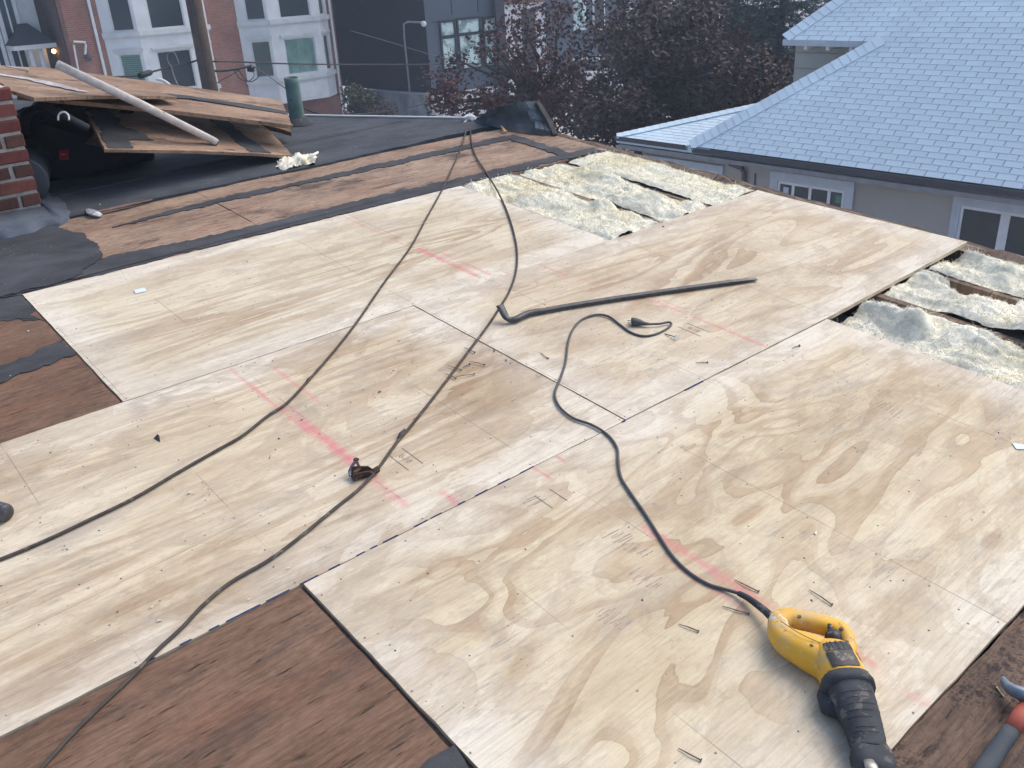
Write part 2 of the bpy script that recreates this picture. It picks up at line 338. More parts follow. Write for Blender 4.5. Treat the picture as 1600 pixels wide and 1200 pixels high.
# black membrane of the neighbouring flat roof, beyond the stripped part
def DP(x, y, h=0): p = deck(x, y, h); return (p.x, p.y)
rng = random.Random(11)
front = []
for i in range(60):
    u = -2.9 + i * (5.15 / 59); v = 3.362 + max(0, u - 1.0) * .06 + rng.uniform(-.010, .010); front.append((u, v))
far = [DP(735, 184), DP(640, 182.5), DP(540, 181), DP(440, 179), DP(330, 178)]
front += [(2.42, 3.37), (2.50, 3.60), (2.40, 3.72)]
poly = front + far + [(-.6, 7.6), (-2.9, 7.0)]
fr_o = solo('flat_roof', MB().prism(poly, -.12, .010), M['rubber'], None, None, kind='structure')
for (ua, va, ub, vb) in ((-2.6, 3.62, 1.85, 4.02), (-2.4, 4.75, .35, 5.0)):
    A_, B_ = Vector((ua, va, .0105)), Vector((ub, vb, .0105)); rings = []
    for i in range(41):
        p = A_.lerp(B_, i / 40) + Vector((0, .012 * noise.noise(Vector((i * .35, ua, 1))), 0)); rings.append([p + Vector((0, -.045, 0)), p + Vector((0, -.042, .004)), p + Vector((0, .0, .006 + .002 * noise.noise(Vector((i * .6, 2, ua))))), p + Vector((0, .045, .0015))])
    part('lap_seam', MB().loft(rings, False, False), M['rubber'], fr_o)
part('wall', MB().prism([(-2.9, 4.31), (2.1, 4.31), (1.5, 4.55), (.2, 5.8), (-.7, 7.5), (-2.85, 6.9)], -5.6, -.122), M['brick_own'], hs)
mb = MB(); pts = [deck(x, y, .02) for x, y in ((745, 184), (640, 182.5), (540, 181), (440, 179), (330, 178))]
mb.sweep(pts, .008, .007, 6)
solo('roof_edge_trim', mb, M['white'], 'thin white metal trim along the far edge of the black roof', 'trim')

# ================================================================ THE NEW PLYWOOD
PLY_EDGE = plain('plywood_edge', (.60, .50, .36), .8, .2, .25, 20)
J = .4064
sheets = [
 ('far', (-1.2205, 1.221, 1.1970, 2.4385), -.0005, plywood('plywood_far', 1, .55, 4.6, 7, (-1.2205, 1.221, 1.1970, 2.4385), (.99, 1.0, 1.0), [(.385, 1.80, 2.40, .012, .45), (.405, 1.29, 1.75, .026, .72), (.46, 1.27, 1.62, .016, .60), (.53, 1.22, 1.28, .01, .5)], dirt=.45),
  'new plywood sheet farthest from the saw, beside the old brown strip and black felt'),
 ('cable', (-2.4425, .002, -.002, 1.2175), -.0012, plywood('plywood_left', 2, .50, 3.8, 8, (-2.4425, .002, -.002, 1.2175), (.965, .945, .92), [(-.835, .62, 1.21, .014, .7), (-.815, .10, .85, .030, .74), (-.71, .78, 1.10, .014, .45), (-.70, .02, .075, .020, .9)],
  [(-.815, .22, .25, .004, .8), (-.81, .14, .17, .004, .7)], dirt=.98, rag=.04, loop=2.9),
  'new plywood sheet with the rusty bracket lying on it, crossed by both long cables'),
 ('bar', (.002, .002, 2.4240, 1.2165), .0014, plywood('plywood_right', 3, .75, 3.4, 6, (.002, .002, 2.4240, 1.2165), (.985, .97, .95), [(.712, 1.02, 1.21, .012, .5), (.80, .02, .62, .016, .62), (.735, .60, .98, .012, .3), (.83, .45, .60, .010, .4)], dirt=.6, amp_lo=.25, rag=.028, loop=2.8),
  'new plywood sheet carrying the black wrecking bar, its end over the open insulation'),
 ('saw', (-1.2025, -1.2355, 1.1985, -.003), .0006, plywood('plywood_near', 5, 1.0, 2.5, 9, (-1.2025, -1.2355, 1.1985, -.003), (1.0, .985, .935), [(-.375, -.84, -.42, .026, .66), (-.35, -1.10, -.95, .018, .62), (-.37, -1.235, -1.19, .02, .55), (-.43, -.80, -.55, .018, .4), (-.415, -.075, -.004, .010, .7), (-.32, -.035, -.004, .010, .7)], dirt=.6, amp_lo=.5, rag=.018, loop=2.6),
  'new plywood sheet under the yellow saw, nearest the camera')]
M['nailhead'] = plain('nail_head', (.27, .25, .23), .85, .15, .3, 40)
M['sticker'] = plain('sticker_paper', (.70, .78, .90), .6, .3, .05, 4); M['ink'] = plain('stamp_ink', (.27, .25, .23), .9, .1, .3, 60)
SH = {}
for key, (u0, v0, u1, v1), z, m, lab in sheets:
    t = thing('plywood_sheet', lab, 'plywood', ((u0 + u1) / 2, (v0 + v1) / 2, z - .015), group='new plywood sheets on the roof'); SH[key] = (t, z)
    r = random.Random(len(SH)); nu, nv = 48, 24; mb = MB()
    def warp(u, v):
        zz_ = .0012 * noise.noise(Vector((u * 2.1, v * 2.1, 3)))
        if key == 'bar': zz_ += .024 * max(0, (u - 1.15) / 1.27) ** 1.4 * max(0, 1 - v / 1.1) + .006 * max(0, (u - 1.2) / 1.2)
        return zz_
    je = [[r.uniform(-.0012, .0012) for _ in range(60)] for _ in range(4)]
    top = []
    for j in range(nv + 1):
        for i in range(nu + 1):
            u = u0 + (u1 - u0) * i / nu; v = v0 + (v1 - v0) * j / nv
            if 0 < i < nu: v += je[0][i] if j == 0 else je[1][i] if j == nv else 0
            if 0 < j < nv: u += je[2][j] if i == 0 else je[3][j] if i == nu else 0
            top.append((u, v, z + warp(u, v)))
    mb.add(top, [(j * (nu + 1) + i, j * (nu + 1) + i + 1, (j + 1) * (nu + 1) + i + 1, (j + 1) * (nu + 1) + i) for j in range(nv) for i in range(nu)])
    rim = [i for i in range(nu + 1)] + [j * (nu + 1) + nu for j in range(1, nv + 1)] + [nv * (nu + 1) + i for i in range(nu - 1, -1, -1)] + [j * (nu + 1) for j in range(nv - 1, 0, -1)]
    k0 = len(mb.v); m_ = len(rim); th_ = .0175 if key == 'bar' else .0145
    mb.v += [Vector(top[i]) - Vector((0, 0, th_)) for i in rim]; nf = len(mb.f)
    mb.f += [(rim[(q + 1) % m_], rim[q], k0 + q, k0 + (q + 1) % m_) for q in range(m_)] + [tuple(k0 + q for q in range(m_ - 1, -1, -1))]
    pn_ = part('panel', mb, m, t); pn_.data.materials.append(PLY_EDGE)
    for q in range(nf, len(mb.f)): pn_.data.polygons[q].material_index = 1
    mb = MB()
    for k in range(-6, 7):
        uj = k * J
        if not (u0 + .01 < uj < u1 - .01 or abs(uj - u0) < .03 or abs(uj - u1) < .03): continue
        uj = min(max(uj, u0 + .012), u1 - .012); q = v0 + .015
        while q < v1:
            mb.disc((uj + r.uniform(-.006, .006), q, z + warp(uj, q) + .0002), .0028, .0008, 6); q += r.uniform(.15, .22)
    part('nail_heads', mb, M['nailhead'], t, kind='stuff')
def stamp(key, text, x, y, size, rotz, lines=True):
    t, z = SH[key]; p = deck(x, y, z)
    cu = bpy.data.curves.new('stamp_text', 'FONT'); cu.body = text; cu.size = size; cu.align_x = 'CENTER'; cu.align_y = 'CENTER'; cu.resolution_u = 3
    tmp = bpy.data.objects.new('stamp_text', cu); C.objects.link(tmp); bpy.context.view_layer.update()
    me = bpy.data.meshes.new_from_object(tmp.evaluated_get(bpy.context.evaluated_depsgraph_get())); bpy.data.objects.remove(tmp)
    me.materials.clear(); me.materials.append(M['ink'])
    o = bpy.data.objects.new('grade_stamp', me); C.objects.link(o); o.parent = t
    o.location = Vector((p.x, p.y, z + .0007)) - BASE[t.name]; o.rotation_euler = (0, 0, rotz); o['label'] = 'small dark grade stamp reading ' + text
    if lines:
        mb = MB(); c, s = math.cos(rotz), math.sin(rotz)
        for off in (-.028, .026):
            a = Vector((p.x, p.y, 0)) + Vector((-s, c, 0)) * off
            d = Vector((c, s, 0)); L = size * 1.9
            mb.slab([a - d * L + Vector((0, 0, z + .0011)), a + d * L + Vector((0, 0, z + .0011)), a + d * L + Vector((-s, c, 0)) * .0022 + Vector((0, 0, z + .0011)), a - d * L + Vector((-s, c, 0)) * .0022 + Vector((0, 0, z + .0011))], .0006)
        part('stamp_line', mb, M['ink'], t)
stamp('cable', '8-10', 633, 717, .030, -PI / 2); stamp('bar', '8-10', 1084, 515, .030, -PI / 2)
def sticker(key, q):
    t, z = SH[key]; c = [deck(x, y, z + (.012 if key == 'bar' else .0022)) for x, y in q]
    part('barcode_sticker', MB().slab(c, .0012), M['sticker'], t, label='small pale blue barcode sticker')
    mb = MB(); a, b, d = c[0], c[1], c[3]
    for i in range(9):
        f = .12 + i * .085; wv = .03 + .025 * ((i * 7) % 3)
        pq = lambda s, q_: a + (b - a) * s + (d - a) * q_ + Vector((0, 0, .0006))
        mb.slab([pq(f, .25), pq(f + wv, .25), pq(f + wv, .75), pq(f, .75)], .0004)
    part('barcode', mb, plain('barcode_ink', (.30, .36, .46), .8, .1), t)
sticker('far', [(209, 453.5), (226, 449.5), (229, 455), (212, 459)]); sticker('bar', [(1350, 390), (1360, 387.5), (1367, 391.5), (1356, 394)])
sticker('saw', [(1581, 692), (1600, 695), (1614, 702), (1588, 702)])
SC = plain('scuff_grey', (.46, .40, .335), .95, .05, .35, 60)
mb = MB(); r = random.Random(17)
for (cx_, cy_, n_, dx, dy) in ((985, 850, 12, 5.2, 5.5), (1012, 905, 9, 5.0, 5.2), (962, 968, 10, 4.6, 4.8), (838, 783, 4, 4, 4), (1392, 640, 7, 5, 5), (880, 556, 0, 4, 4)):
    for k in range(n_):
        p = deck(cx_ + (k - n_ / 2) * dx + r.uniform(-3, 3), cy_ + (k - n_ / 2) * dy * .55 + r.uniform(-3, 3), .0014); L = r.uniform(.010, .032); wd = r.uniform(.0008, .0018); dv = r.uniform(-.003, .003)
        mb.slab([(p.x - L, p.y - wd + dv, .0016), (p.x + L, p.y - wd - dv, .0016), (p.x + L, p.y + wd - dv, .0016), (p.x - L, p.y + wd + dv, .0016)], .0006)
part('scuff_marks', mb, SC, SH['saw'][0], kind='stuff')
mb = MB()
for off in (0, .045):
    p = deck(836 + off * 500, 775 - off * 250, .0016); q_ = p + Vector((.0, -.075, 0))
    mb.slab([(p.x, p.y, .0018), (p.x + .002, p.y, .0018), (q_.x + .002, q_.y, .0018), (q_.x, q_.y, .0018)], .0007)
part('stamp_lines', mb, SC, SH['saw'][0], kind='stuff')
# blue chalk on the cut edge of the left sheet
mb = MB(); r = random.Random(8); u = -1.62
while u < -.42:
    L = r.uniform(.02, .09)
    mb.slab([(u, -.0005, .0004), (u + L, -.0005, .0004), (u + L, .0036, .0004), (u, .0036, .0004)], .0012); u += L + r.uniform(.004, .06)
for x0, x1 in ((.30, .40), (-.02, -.005)):
    mb.slab([(x0, -.0055, .003), (x1, -.0055, .003), (x1, .001, .003), (x0, .001, .003)], .001)
part('blue_chalk', mb, plain('blue_chalk', (.035, .055, .16), .9, .1, .3, 80), SH['cable'][0], kind='stuff')

# ================================================================ OLD PLYWOOD, FELT
def ragged(pts, amp, step, rr):
    out = []
    for i in range(len(pts)):
        a, b = Vector((*pts[i], 0)), Vector((*pts[(i + 1) % len(pts)], 0)); n = max(1, int((b - a).length / step)); nn = Vector((-(b - a).y, (b - a).x, 0)).normalized()
        lo = 0
        for j in range(n):
            lo = lo * .6 + rr.uniform(-1, 1) * amp
            q = a + (b - a) * (j / n) + (nn * lo if j else Vector()); out.append((q.x, q.y))
    return out
def board(name, label, rect, z, mat, th=.014, group='old roof boards left in place'):
    u0, v0, u1, v1 = rect; rr = random.Random(int(abs(u0 * 100 + v0 * 10)))
    return solo(name, MB().prism(ragged([(u0, v0), (u1, v0), (u1, v1), (u0, v1)], .0022, .05, rr), z - th, z), mat, label, 'plywood', group=group)
board('old_plywood_board', 'old tan board between the chimney and its butt joint, beyond the new plywood', (-2.6, 2.445, -.030, 3.352), -.004, M['old_c'])
board('old_plywood_board', 'long old tan board crossed by the cables, beyond the new plywood', (-.025, 2.445, 2.150, 3.372), -.004, M['old_c'])
for i, (a, b, l) in enumerate(((2.445, 2.80, 'nearest of three short old boards at the far right roof corner'), (2.805, 3.075, 'middle of three short old boards at the far right roof corner'), (3.08, 3.36, 'farthest of three short old boards, beside the slate hump'))):
    board('old_plywood_board', l, (2.156, a, 2.446, b), -.003 - .001 * i, M['old_c'])
board('old_plywood_board', 'old brown board with dark knots left of the new plywood', (-2.9, 1.222, -1.226, 2.432), -.005, M['old_a'])
board('old_plywood_board', 'old reddish brown board in the bottom left corner under the dark cable', (-2.9, -2.6, -1.214, -.004), -.004, M['old_a'])
board('old_plywood_board', 'old dark speckled board beneath the hammer in the bottom right corner', (-1.205, -2.6, 1.21, -1.240), -.006, M['old_b'])
def strip(label, poly, h, z0=0, mat='felt', amp=.012, step=.02, seed=1):
    return solo('felt_strip', MB().prism(ragged(poly, amp, step, random.Random(seed)), z0 - .001, z0 + h), M[mat], label, 'felt strip', group='black felt strips on the old boards')
strip('black felt strip running along the far edge of the new plywood', [(-1.3, 2.448), (2.0, 2.452), (2.40, 2.452), (2.40, 2.53), (1.5, 2.565), (.6, 2.60), (-.1, 2.60), (-.55, 2.625), (-.95, 2.66)], .004, -.003, seed=2)
strip('narrow black felt strip along the middle of the old tan boards', [(-.62, 3.06), (.1, 3.075), (.9, 3.07), (2.16, 3.075), (2.16, 3.17), (1.2, 3.165), (.5, 3.145), (.1, 3.16), (-.40, 3.11)], .004, -.003, seed=3)
strip('black felt strip crossing the old boards near the right roof edge', [(2.10, 2.50), (2.19, 2.50), (2.215, 2.8), (2.235, 3.17), (2.13, 3.15), (2.12, 2.8)], .004, -.002, seed=4)
strip('black felt band across the old brown board at left', [(-2.9, 1.50), (-1.9, 1.63), (-1.51, 1.645), (-1.228, 1.70), (-1.228, 1.86), (-1.36, 1.80), (-1.62, 1.77), (-2.0, 1.74), (-2.9, 1.64)], .004, -.004, seed=5)
strip('dark felt stain patch at the far end of the left brown board', [(-1.9, 2.30), (-1.5, 2.36), (-1.228, 2.10), (-1.228, 2.43), (-2.9, 2.43), (-2.9, 2.36)], .0015, -.004, seed=6, amp=.02)
pts = [DP(652, 1203), DP(668, 1186), DP(690, 1174), DP(711, 1163), (-1.2165, deck(711, 1163).y - .1), (-1.2165, -1.30), (-1.45, -1.36)]
strip('black felt corner patch on the bottom brown board beside the near sheet', pts, .003, -.004, seed=7, amp=.004)
pts = [(-2.4, 2.46), (-1.0, 2.47), DP(130, 425), DP(160, 400), DP(150, 385), DP(133, 368), DP(108, 362), DP(80, 352), (-.86, 3.37), (-2.4, 3.42)]
strip('black mastic patch spread round the foot of the brick chimney', pts, .006, 0, 'mastic', .012, .02, 8)
# ================================================================ INSULATION
def wool_mat(GREY=.24, nm='glass_wool'):
    g = G(nm, 1.0, 0); v = g.ob()
    n = g.noise(v, 5, 5, .65); c = g.mix(g.ramp(n, [(.3, 0), (.65, 1)]), (.90, .85, .665), (.95, .92, .79))
    y = g.step(g.noise(v, 3.1, 3, .5), .52, .68); c = g.mix(g.ma('MULTIPLY', y, .55), c, (.86, .76, .48))
    gr = g.step(g.noise(g.vm(v, (1, 1, 1), (3, 7, 1)), 6, 5, .65), .52, .70); c = g.mix(g.ma('MULTIPLY', gr, GREY), c, (.36, .37, .34))
    fb = g.noise(g.vm(v, (1.6, .55, 1)), 60, 6, .8, 2.0); c = g.mix(.75, c, g.ramp(fb, [(.32, .84), (.58, 1.05)]), 'MULTIPLY')
    c = g.mix(.8, c, g.ramp(g.noise(g.vm(v, (1.5, .7, 1)), 24, 6, .72, .8), [(.34, .74), (.56, 1.04)]), 'MULTIPLY')
    if GREY > .5:
        dg = g.step(g.noise(g.vm(v, (1.2, .8, 1), (2, 5, 3)), 4.2, 6, .68), .47, .62); c = g.mix(g.ma('MULTIPLY', dg, .5), c, (.36, .365, .30))  # grey green patches scattered at random over the wool colour
    g.col(c); g.b.inputs['Subsurface Weight'].default_value = .08; g.b.inputs['Subsurface Radius'].default_value = (.02, .02, .015)
    g.bump(fb, .3, .010); return g.m
M['wool'] = wool_mat(); M['wool2'] = wool_mat(.6, 'mottled_glass_wool')
def wool(u0, u1, v0, v1, base, amp, seed, lumps=(), hole=None, rise=.0, res=.0085):
    nu, nv = int((u1 - u0) / res), int((v1 - v0) / res); mb = MB(); vs_ = []
    rr = random.Random(seed)
    def H(u, v):
        p = Vector((u * 4.2, v * 2.4, seed)); q = Vector((u * 13, v * 8, seed * 2.0))
        warp = noise.noise_vector(Vector((u * 5, v * 4, seed + 9))) * .5
        h = noise.noise(p + warp) * .55 + abs(noise.noise(p * 1.5 + warp)) * .40 + abs(noise.noise(q + warp * 1.2)) * .30 + abs(noise.noise(q * 2.4 + warp)) * .16 + noise.noise(q * 5) * .06 + noise.noise(q * 11) * .045 + noise.noise(q * 19) * .02
        s = (u - u0) / (u1 - u0); edge = min(s, 1 - s) + .05 * noise.noise(Vector((v * 7, seed, s * 3))); e = max(0, min(1, edge / .11)); e = e * (2 - e)
        z = base + amp * (h - .35) * (.35 + .65 * e) - (1 - e) * .018
        t = min((v - v0), (v1 - v)); z -= max(0, .06 - t) * rise
        for (lu, lv, lr, lh) in lumps:
            d = ((u - lu) ** 2 + (v - lv) ** 2) / (lr * lr)
            if d < 1: z += lh * (1 - d) ** 1.5 * (1 + .5 * noise.noise(q * 1.3))
        if hole:
            for (hu, hv, ha, hb) in hole:
                d = ((u - hu) / ha) ** 2 + ((v - hv) / hb) ** 2 + .5 * noise.noise(q)
                if d < 1: z -= min(.14, (1 - d) * .35)
        return max(z, -.152)
    for j in range(nv + 1):
        for i in range(nu + 1):
            u = u0 + (u1 - u0) * i / nu; v = v0 + (v1 - v0) * j / nv
            o = noise.noise_vector(Vector((u * 18, v * 18, seed))) * .012
            z = H(u, v); vs_.append((min(max(u + o.x, u0 - .012), u1 + .012), v + o.y, z))
    fs = [(j * (nu + 1) + i, j * (nu + 1) + i + 1, (j + 1) * (nu + 1) + i + 1, (j + 1) * (nu + 1) + i) for j in range(nv) for i in range(nu)]
    mb.add(vs_, fs); fb = MB()
    nd = int(nu * nv * 1.4)
    for k in range(int(nd * 1.1)):                # loose fibres standing out of the surface
        i = rr.randrange(len(vs_)); p = Vector(vs_[i]); d = Vector((rr.gauss(0, 1), rr.gauss(0, 1), abs(rr.gauss(0, .55)))).normalized(); L = rr.uniform(.005, .017) if k < nd else rr.uniform(.014, .045)
        s = d.cross(Vector((rr.gauss(0, 1), rr.gauss(0, 1), 1))).normalized() * .0009; mid = p + d * L * .55 + Vector((rr.gauss(0, .002), rr.gauss(0, .002), .002)); e = p + d * L + Vector((0, 0, -.003))
        fb.add([p - s, p + s, mid + s, mid - s, e], [(0, 1, 2, 3), (3, 2, 4)])
    return mb, fb
def batt(label, args, **kw):
    mb, fb = wool(*args, **kw); u0, u1, v0, v1 = args[:4]
    t = thing('insulation_batt', label, 'insulation', ((u0 + u1) / 2, (v0 + v1) / 2, -.153), group='pale glass wool batts between the joists')
    part('wool', mb, M['wool2' if v0 < 0 else 'wool'], t, True); part('fibres', fb, M['wool'], t, kind='stuff')
batt('white wool batt against the far new sheet, crossed by the cable end', (1.205, 1.604, 1.215, 2.435, .000, .068, 1), lumps=[(1.57, 1.62, .10, .04)])
batt('fluffy white wool batt in the middle of the far opening with a big torn tuft', (1.646, 2.010, 1.215, 2.435, .006, .078, 2), lumps=[(1.82, 1.48, .17, .05), (1.70, 1.66, .12, .035), (1.96, 1.32, .10, .05)])
batt('smooth cream wool batt along the roof edge in the far opening', (2.050, 2.425, 1.215, 2.40, .012, .034, 3), lumps=[(2.25, 2.1, .25, .012)])
batt('grey mottled wool batt beside the near sheet in the right opening', (1.212, 1.604, -2.2, -.002, -.022, .085, 4), lumps=[(1.45, -.24, .10, .05), (1.5, -.5, .2, .02)], res=.010)
batt('long cream wool batt slanting between two joists in the right opening', (1.646, 2.010, -2.2, -.002, .002, .065, 5), lumps=[(1.74, -.35, .16, .04), (1.70, -.6, .18, .05)], hole=[(1.97, -.28, .10, .17)], res=.010)
batt('yellowed crumpled wool batt at the roof edge in the right opening', (2.050, 2.420, -2.2, -.002, .004, .085, 6), lumps=[(2.24, -.22, .15, .05)], res=.010)
c = deck(1555, 478, -.145); mb = MB().hexa([(c.x - .045, c.y - .05, -.135), (c.x + .03, c.y - .06, -.120), (c.x + .045, c.y + .05, -.105), (c.x - .03, c.y + .06, -.125), (c.x - .045, c.y - .05, -.130), (c.x + .03, c.y - .06, -.115), (c.x + .045, c.y + .05, -.100), (c.x - .03, c.y + .06, -.120)])
for p in mb.v: p.z += .06
solo('felt_scrap', mb, M['felt'], 'square black felt scrap dropped between the joists in the right opening', 'felt scrap')
# ================================================================ CABLES
def px(pts, h): return [deck(x, y, h) for x, y in pts]
t = thing('power_cable', 'long dark cable from the white knot to the left frame edge', 'cable', deck(733, 187))
p1 = px([(731, 186), (728, 205), (719, 235), (707, 262), (690, 298), (664, 345), (641, 387), (600, 442), (560, 500), (525, 545), (484, 592), (448, 630), (418, 650), (380, 680), (340, 703), (280, 737), (210, 778), (140, 812), (70, 845), (0, 874), (-90, 906)], .0062)
part('cable', MB().sweep(smooth_path(p1, 6), .0050, n=8), M['cable'], t, True)
a, b = px([(486, 589), (478, 598)], .0062); part('tape_joint', MB().sweep([a, a.lerp(b, .5), b], [.004, .007, .004], n=8), M['cable'], t, True)
t = thing('power_cable', 'long dark cable crossing the sheets under the bar tip, down to the bottom left corner', 'cable', deck(735, 187))
p2 = px([(734, 186), (735, 205), (738, 228), (745, 247), (758, 267), (776, 296), (792, 330), (803, 365), (808, 395), (806, 425), (796, 455), (780, 482), (760, 512), (735, 545), (705, 585), (672, 628), (640, 668), (618, 694), (590, 733), (562, 763), (520, 797), (470, 838), (420, 875), (360, 910), (318, 945), (285, 980), (250, 1012), (222, 1040)], .0062) + px([(195, 1068), (150, 1110), (110, 1150), (65, 1200), (30, 1240)], .0015)
part('cable', MB().sweep(smooth_path(p2, 6), .0050, n=8), M['cable'], t, True)
a, b = px([(632, 671), (622, 686)], .0062); part('tape_joint', MB().sweep([a, a.lerp(b, .5), b], [.004, .0085, .004], n=8), M['cable'], t, True)
c = deck(733, 186, .022); mb = MB(); r = random.Random(5)
for k in range(4):
    q = [c + Vector((.026 * math.cos(a_ + k) * (1 + .3 * k % 2), .022 * math.sin(a_ + k), .009 * math.sin(2 * a_ + k * 1.7) + .006 * k)) for a_ in [i * PI / 8 for i in range(17)]]
    mb.sweep(q, .0065, n=7)
for s in (-1, 1): mb.sweep([c + Vector((s * .02, 0, 0)), c + Vector((s * .055, -.02, -.008)), c + Vector((s * .075, -.015, -.022))], [.009, .008, .005], n=7)
solo('rope_knot', mb, M['white'], 'white knot of cloth on the roof edge where both cables are tied', 'knot', smooth=True)
# ================================================================ WRECKING BAR
t = thing('wrecking_bar', 'black hexagonal wrecking bar with a bent claw lying on the plywood', 'crowbar', deck(980, 466))
bp = [deck(1182, 436, .012), deck(1168, 437.5, .013), deck(1140, 441, .014), deck(1060, 452, .014), deck(960, 466.5, .014), deck(880, 479.5, .014), deck(845, 486, .015)]
nk = [deck(845, 486, .015), deck(828, 489, .017), deck(815, 494, .018), deck(806, 498.5, .017), deck(797, 499.5, .018), deck(791, 496, .026), deck(787, 489, .040), deck(783, 481, .055), deck(781, 477, .062)]
part('shaft', MB().sweep(bp, [.013, .014, .0145, .0145, .0145, .0145, .0145], [.003, .009, .0125, .0125, .0125, .0125, .0125], 6), M['bar'], t)
part('claw', MB().sweep(smooth_path(nk, 4), [.0145 + .004 * max(0, i - 14) / 18 for i in range(33)], [.0125 - .0085 * max(0, i - 12) / 20 for i in range(33)], 8), M['bar'], t, True)
# ================================================================ RECIPROCATING SAW
def saw_yellow():
    g = G('saw_yellow', .5, .4); v = g.ob()
    n = g.noise(v, 9, 5, .65); c = g.mix(g.ramp(n, [(.35, 0), (.7, 1)]), (.80, .43, .035), (.70, .40, .06))
    c = g.mix(g.ma('MULTIPLY', g.step(g.noise(v, 16, 6, .72), .48, .64), .75), c, (.52, .385, .19))
    c = g.mix(g.ma('MULTIPLY', g.step(g.noise(v, 48, 5, .75), .60, .68), .7), c, (.62, .56, .44))
    c = g.mix(g.ma('MULTIPLY', g.step(g.noise(v, 60, 3, .7), .63, .70), .8), c, (.16, .11, .05))
    g.col(c); g.bump(g.noise(v, 130, 3), .12, .002); return g.m
M['yellow'] = saw_yellow()
M['paintspat'] = plain('paint_spattered_plastic', (.62, .42, .16), .7, .3, .2, 20, spot=((.78, .78, .76), 55, .50))
M['boot'] = plain('black_rubber_boot', (.056, .061, .068), .75, .25, .4, 18, spot=((.13, .128, .12), 26, .55), bump=.1)
M['panel'] = plain('saw_label_panel', (.035, .034, .036), .5, .4, .3, 30, spot=((.16, .145, .12), 40, .56))
M['oldsteel'] = plain('worn_shoe_steel', (.42, .41, .36), .4, .5, .3, 40, metal=.5)
t = thing('reciprocating_saw', 'yellow and black corded reciprocating saw lying on its side', 'power saw', deck(1290, 1040))
H = lambda x, y, h=.040: deck(x, y, h)
grip = smooth_path([H(1213, 972), H(1230, 966), H(1252, 969), H(1275, 974), H(1297, 980), H(1313, 987)], 5)
ng = len(grip)
part('grip', MB().sweep(grip, [.0262 - .003 * math.sin(PI * i / (ng - 1)) for i in range(ng)], [.022] * ng, 14, sq=.85), M['yellow'], t, True)
neck = smooth_path([H(1309, 983), H(1319, 992), H(1325, 1006), H(1326, 1020), H(1323, 1034)], 5)
part('handle_neck', MB().sweep(neck, .018, .023, 12, sq=.85), M['yellow'], t, True)
low = smooth_path([H(1213, 977), H(1219, 991), H(1233, 1004), H(1256, 1015), H(1280, 1027), H(1300, 1039)], 5); nl = len(low)
part('motor_tail', MB().sweep(low, [.021 + .021 * min(1, i / nl * 1.5) for i in range(nl)], [.022 + .018 * min(1, i / nl * 1.4) for i in range(nl)], 16, sq=.8), M['yellow'], t, True)
part('butt_cap', MB().sweep(smooth_path([H(1207, 966), H(1213, 972), H(1219, 982), H(1222, 992)], 4), [.013, .018, .020, .021, .0215, .022, .022, .022, .021, .020, .018, .016, .012], .024, 12, sq=.85), M['paintspat'], t, True)
ax = [H(1296, 1012, .046), H(1300, 1024, .047), H(1306, 1037, .047), H(1313, 1050, .047), H(1319, 1063, .047), H(1325, 1076, .047)]
hr = [.034, .045, .0475, .0475, .047, .046]; hb = [.028, .043, .046, .046, .0455, .045]
part('motor_housing', MB().sweep(smooth_path(ax, 3), [hr[min(5, i // 3)] + (hr[min(5, i // 3 + 1)] - hr[min(5, i // 3)]) * (i % 3) / 3 for i in range(16)], [hb[min(5, i // 3)] + (hb[min(5, i // 3 + 1)] - hb[min(5, i // 3)]) * (i % 3) / 3 for i in range(16)], 18, sq=.72), M['yellow'], t, True)
# label panel and vents on the upper face of the housing: raised 1.5 mm
def patch(pts, ra, rb, a0, a1, n=9): 
    return MB().sweep(pts, ra, rb, n, sq=.72, arc=(a0, a1))
part('label_panel', patch([ax[2].lerp(ax[3], .2), ax[3], ax[4]], .0487, .0475, PI * .30, PI * .66), M['panel'], t, True)
vent = part('vent', patch([ax[1].lerp(ax[2], -.12), ax[1].lerp(ax[2], .4), ax[2].lerp(ax[3], .12)], [.044, .0477, .0485], [.0415, .0463, .0473], PI * .32, PI * .68), M['panel'], t, True)
for k in range(6):
    aa = PI * (.345 + .05 * k)
    part('vent_rib', MB().sweep([ax[1] + (ax[2] - ax[1]) * 1.05, ax[1].lerp(ax[2], .3), ax[1].lerp(ax[2], -.08)], [.049, .0485, .0462], [.0478, .047, .044], 3, sq=.72, arc=(aa, aa + .035)), M['boot'], vent)
part('side_label', patch([ax[2].lerp(ax[1], .2), ax[3]], .0485, .0472, PI * .76, PI * .86, 4), M['panel'], t, True)
tr = [H(1293, 994, .056), H(1302, 998, .058), H(1312, 1000, .057)]
part('trigger', MB().sweep(tr, [.014, .0165, .014], [.018, .021, .018], 10, sq=.5), M['panel'], t, True)
part('trigger_lock', MB().sweep([H(1296, 976, .062), H(1297, 984, .062)], .005, .004, 6), M['panel'], t, True)
for (x, y, h) in ((1249, 963, .060), (1215, 973, .063), (1269, 1008, .077), (1321, 1012, .062), (1323, 1003, .062), (1315, 982, .061)):
    q = H(x, y, h); part('screw', MB().disc((q.x, q.y, q.z - .002), .0048, .0030, 8), M['panel'], t)
b0 = smooth_path([H(1322, 1070, .047), H(1327, 1082, .047), H(1334, 1098, .046), H(1341, 1115, .044), H(1348, 1135, .041), H(1355, 1158, .038), H(1359, 1176, .036)], 6); nb = len(b0)
def br(i):
    f = i / (nb - 1); base = .054 - .021 * f ** .8; return base + (.0006 if i % 5 == 0 else 0) * (f > .3)
part('rubber_boot', MB().sweep(b0, [br(i) for i in range(nb)], [br(i) * .88 for i in range(nb)], 20, sq=.82), M['boot'], t, True)
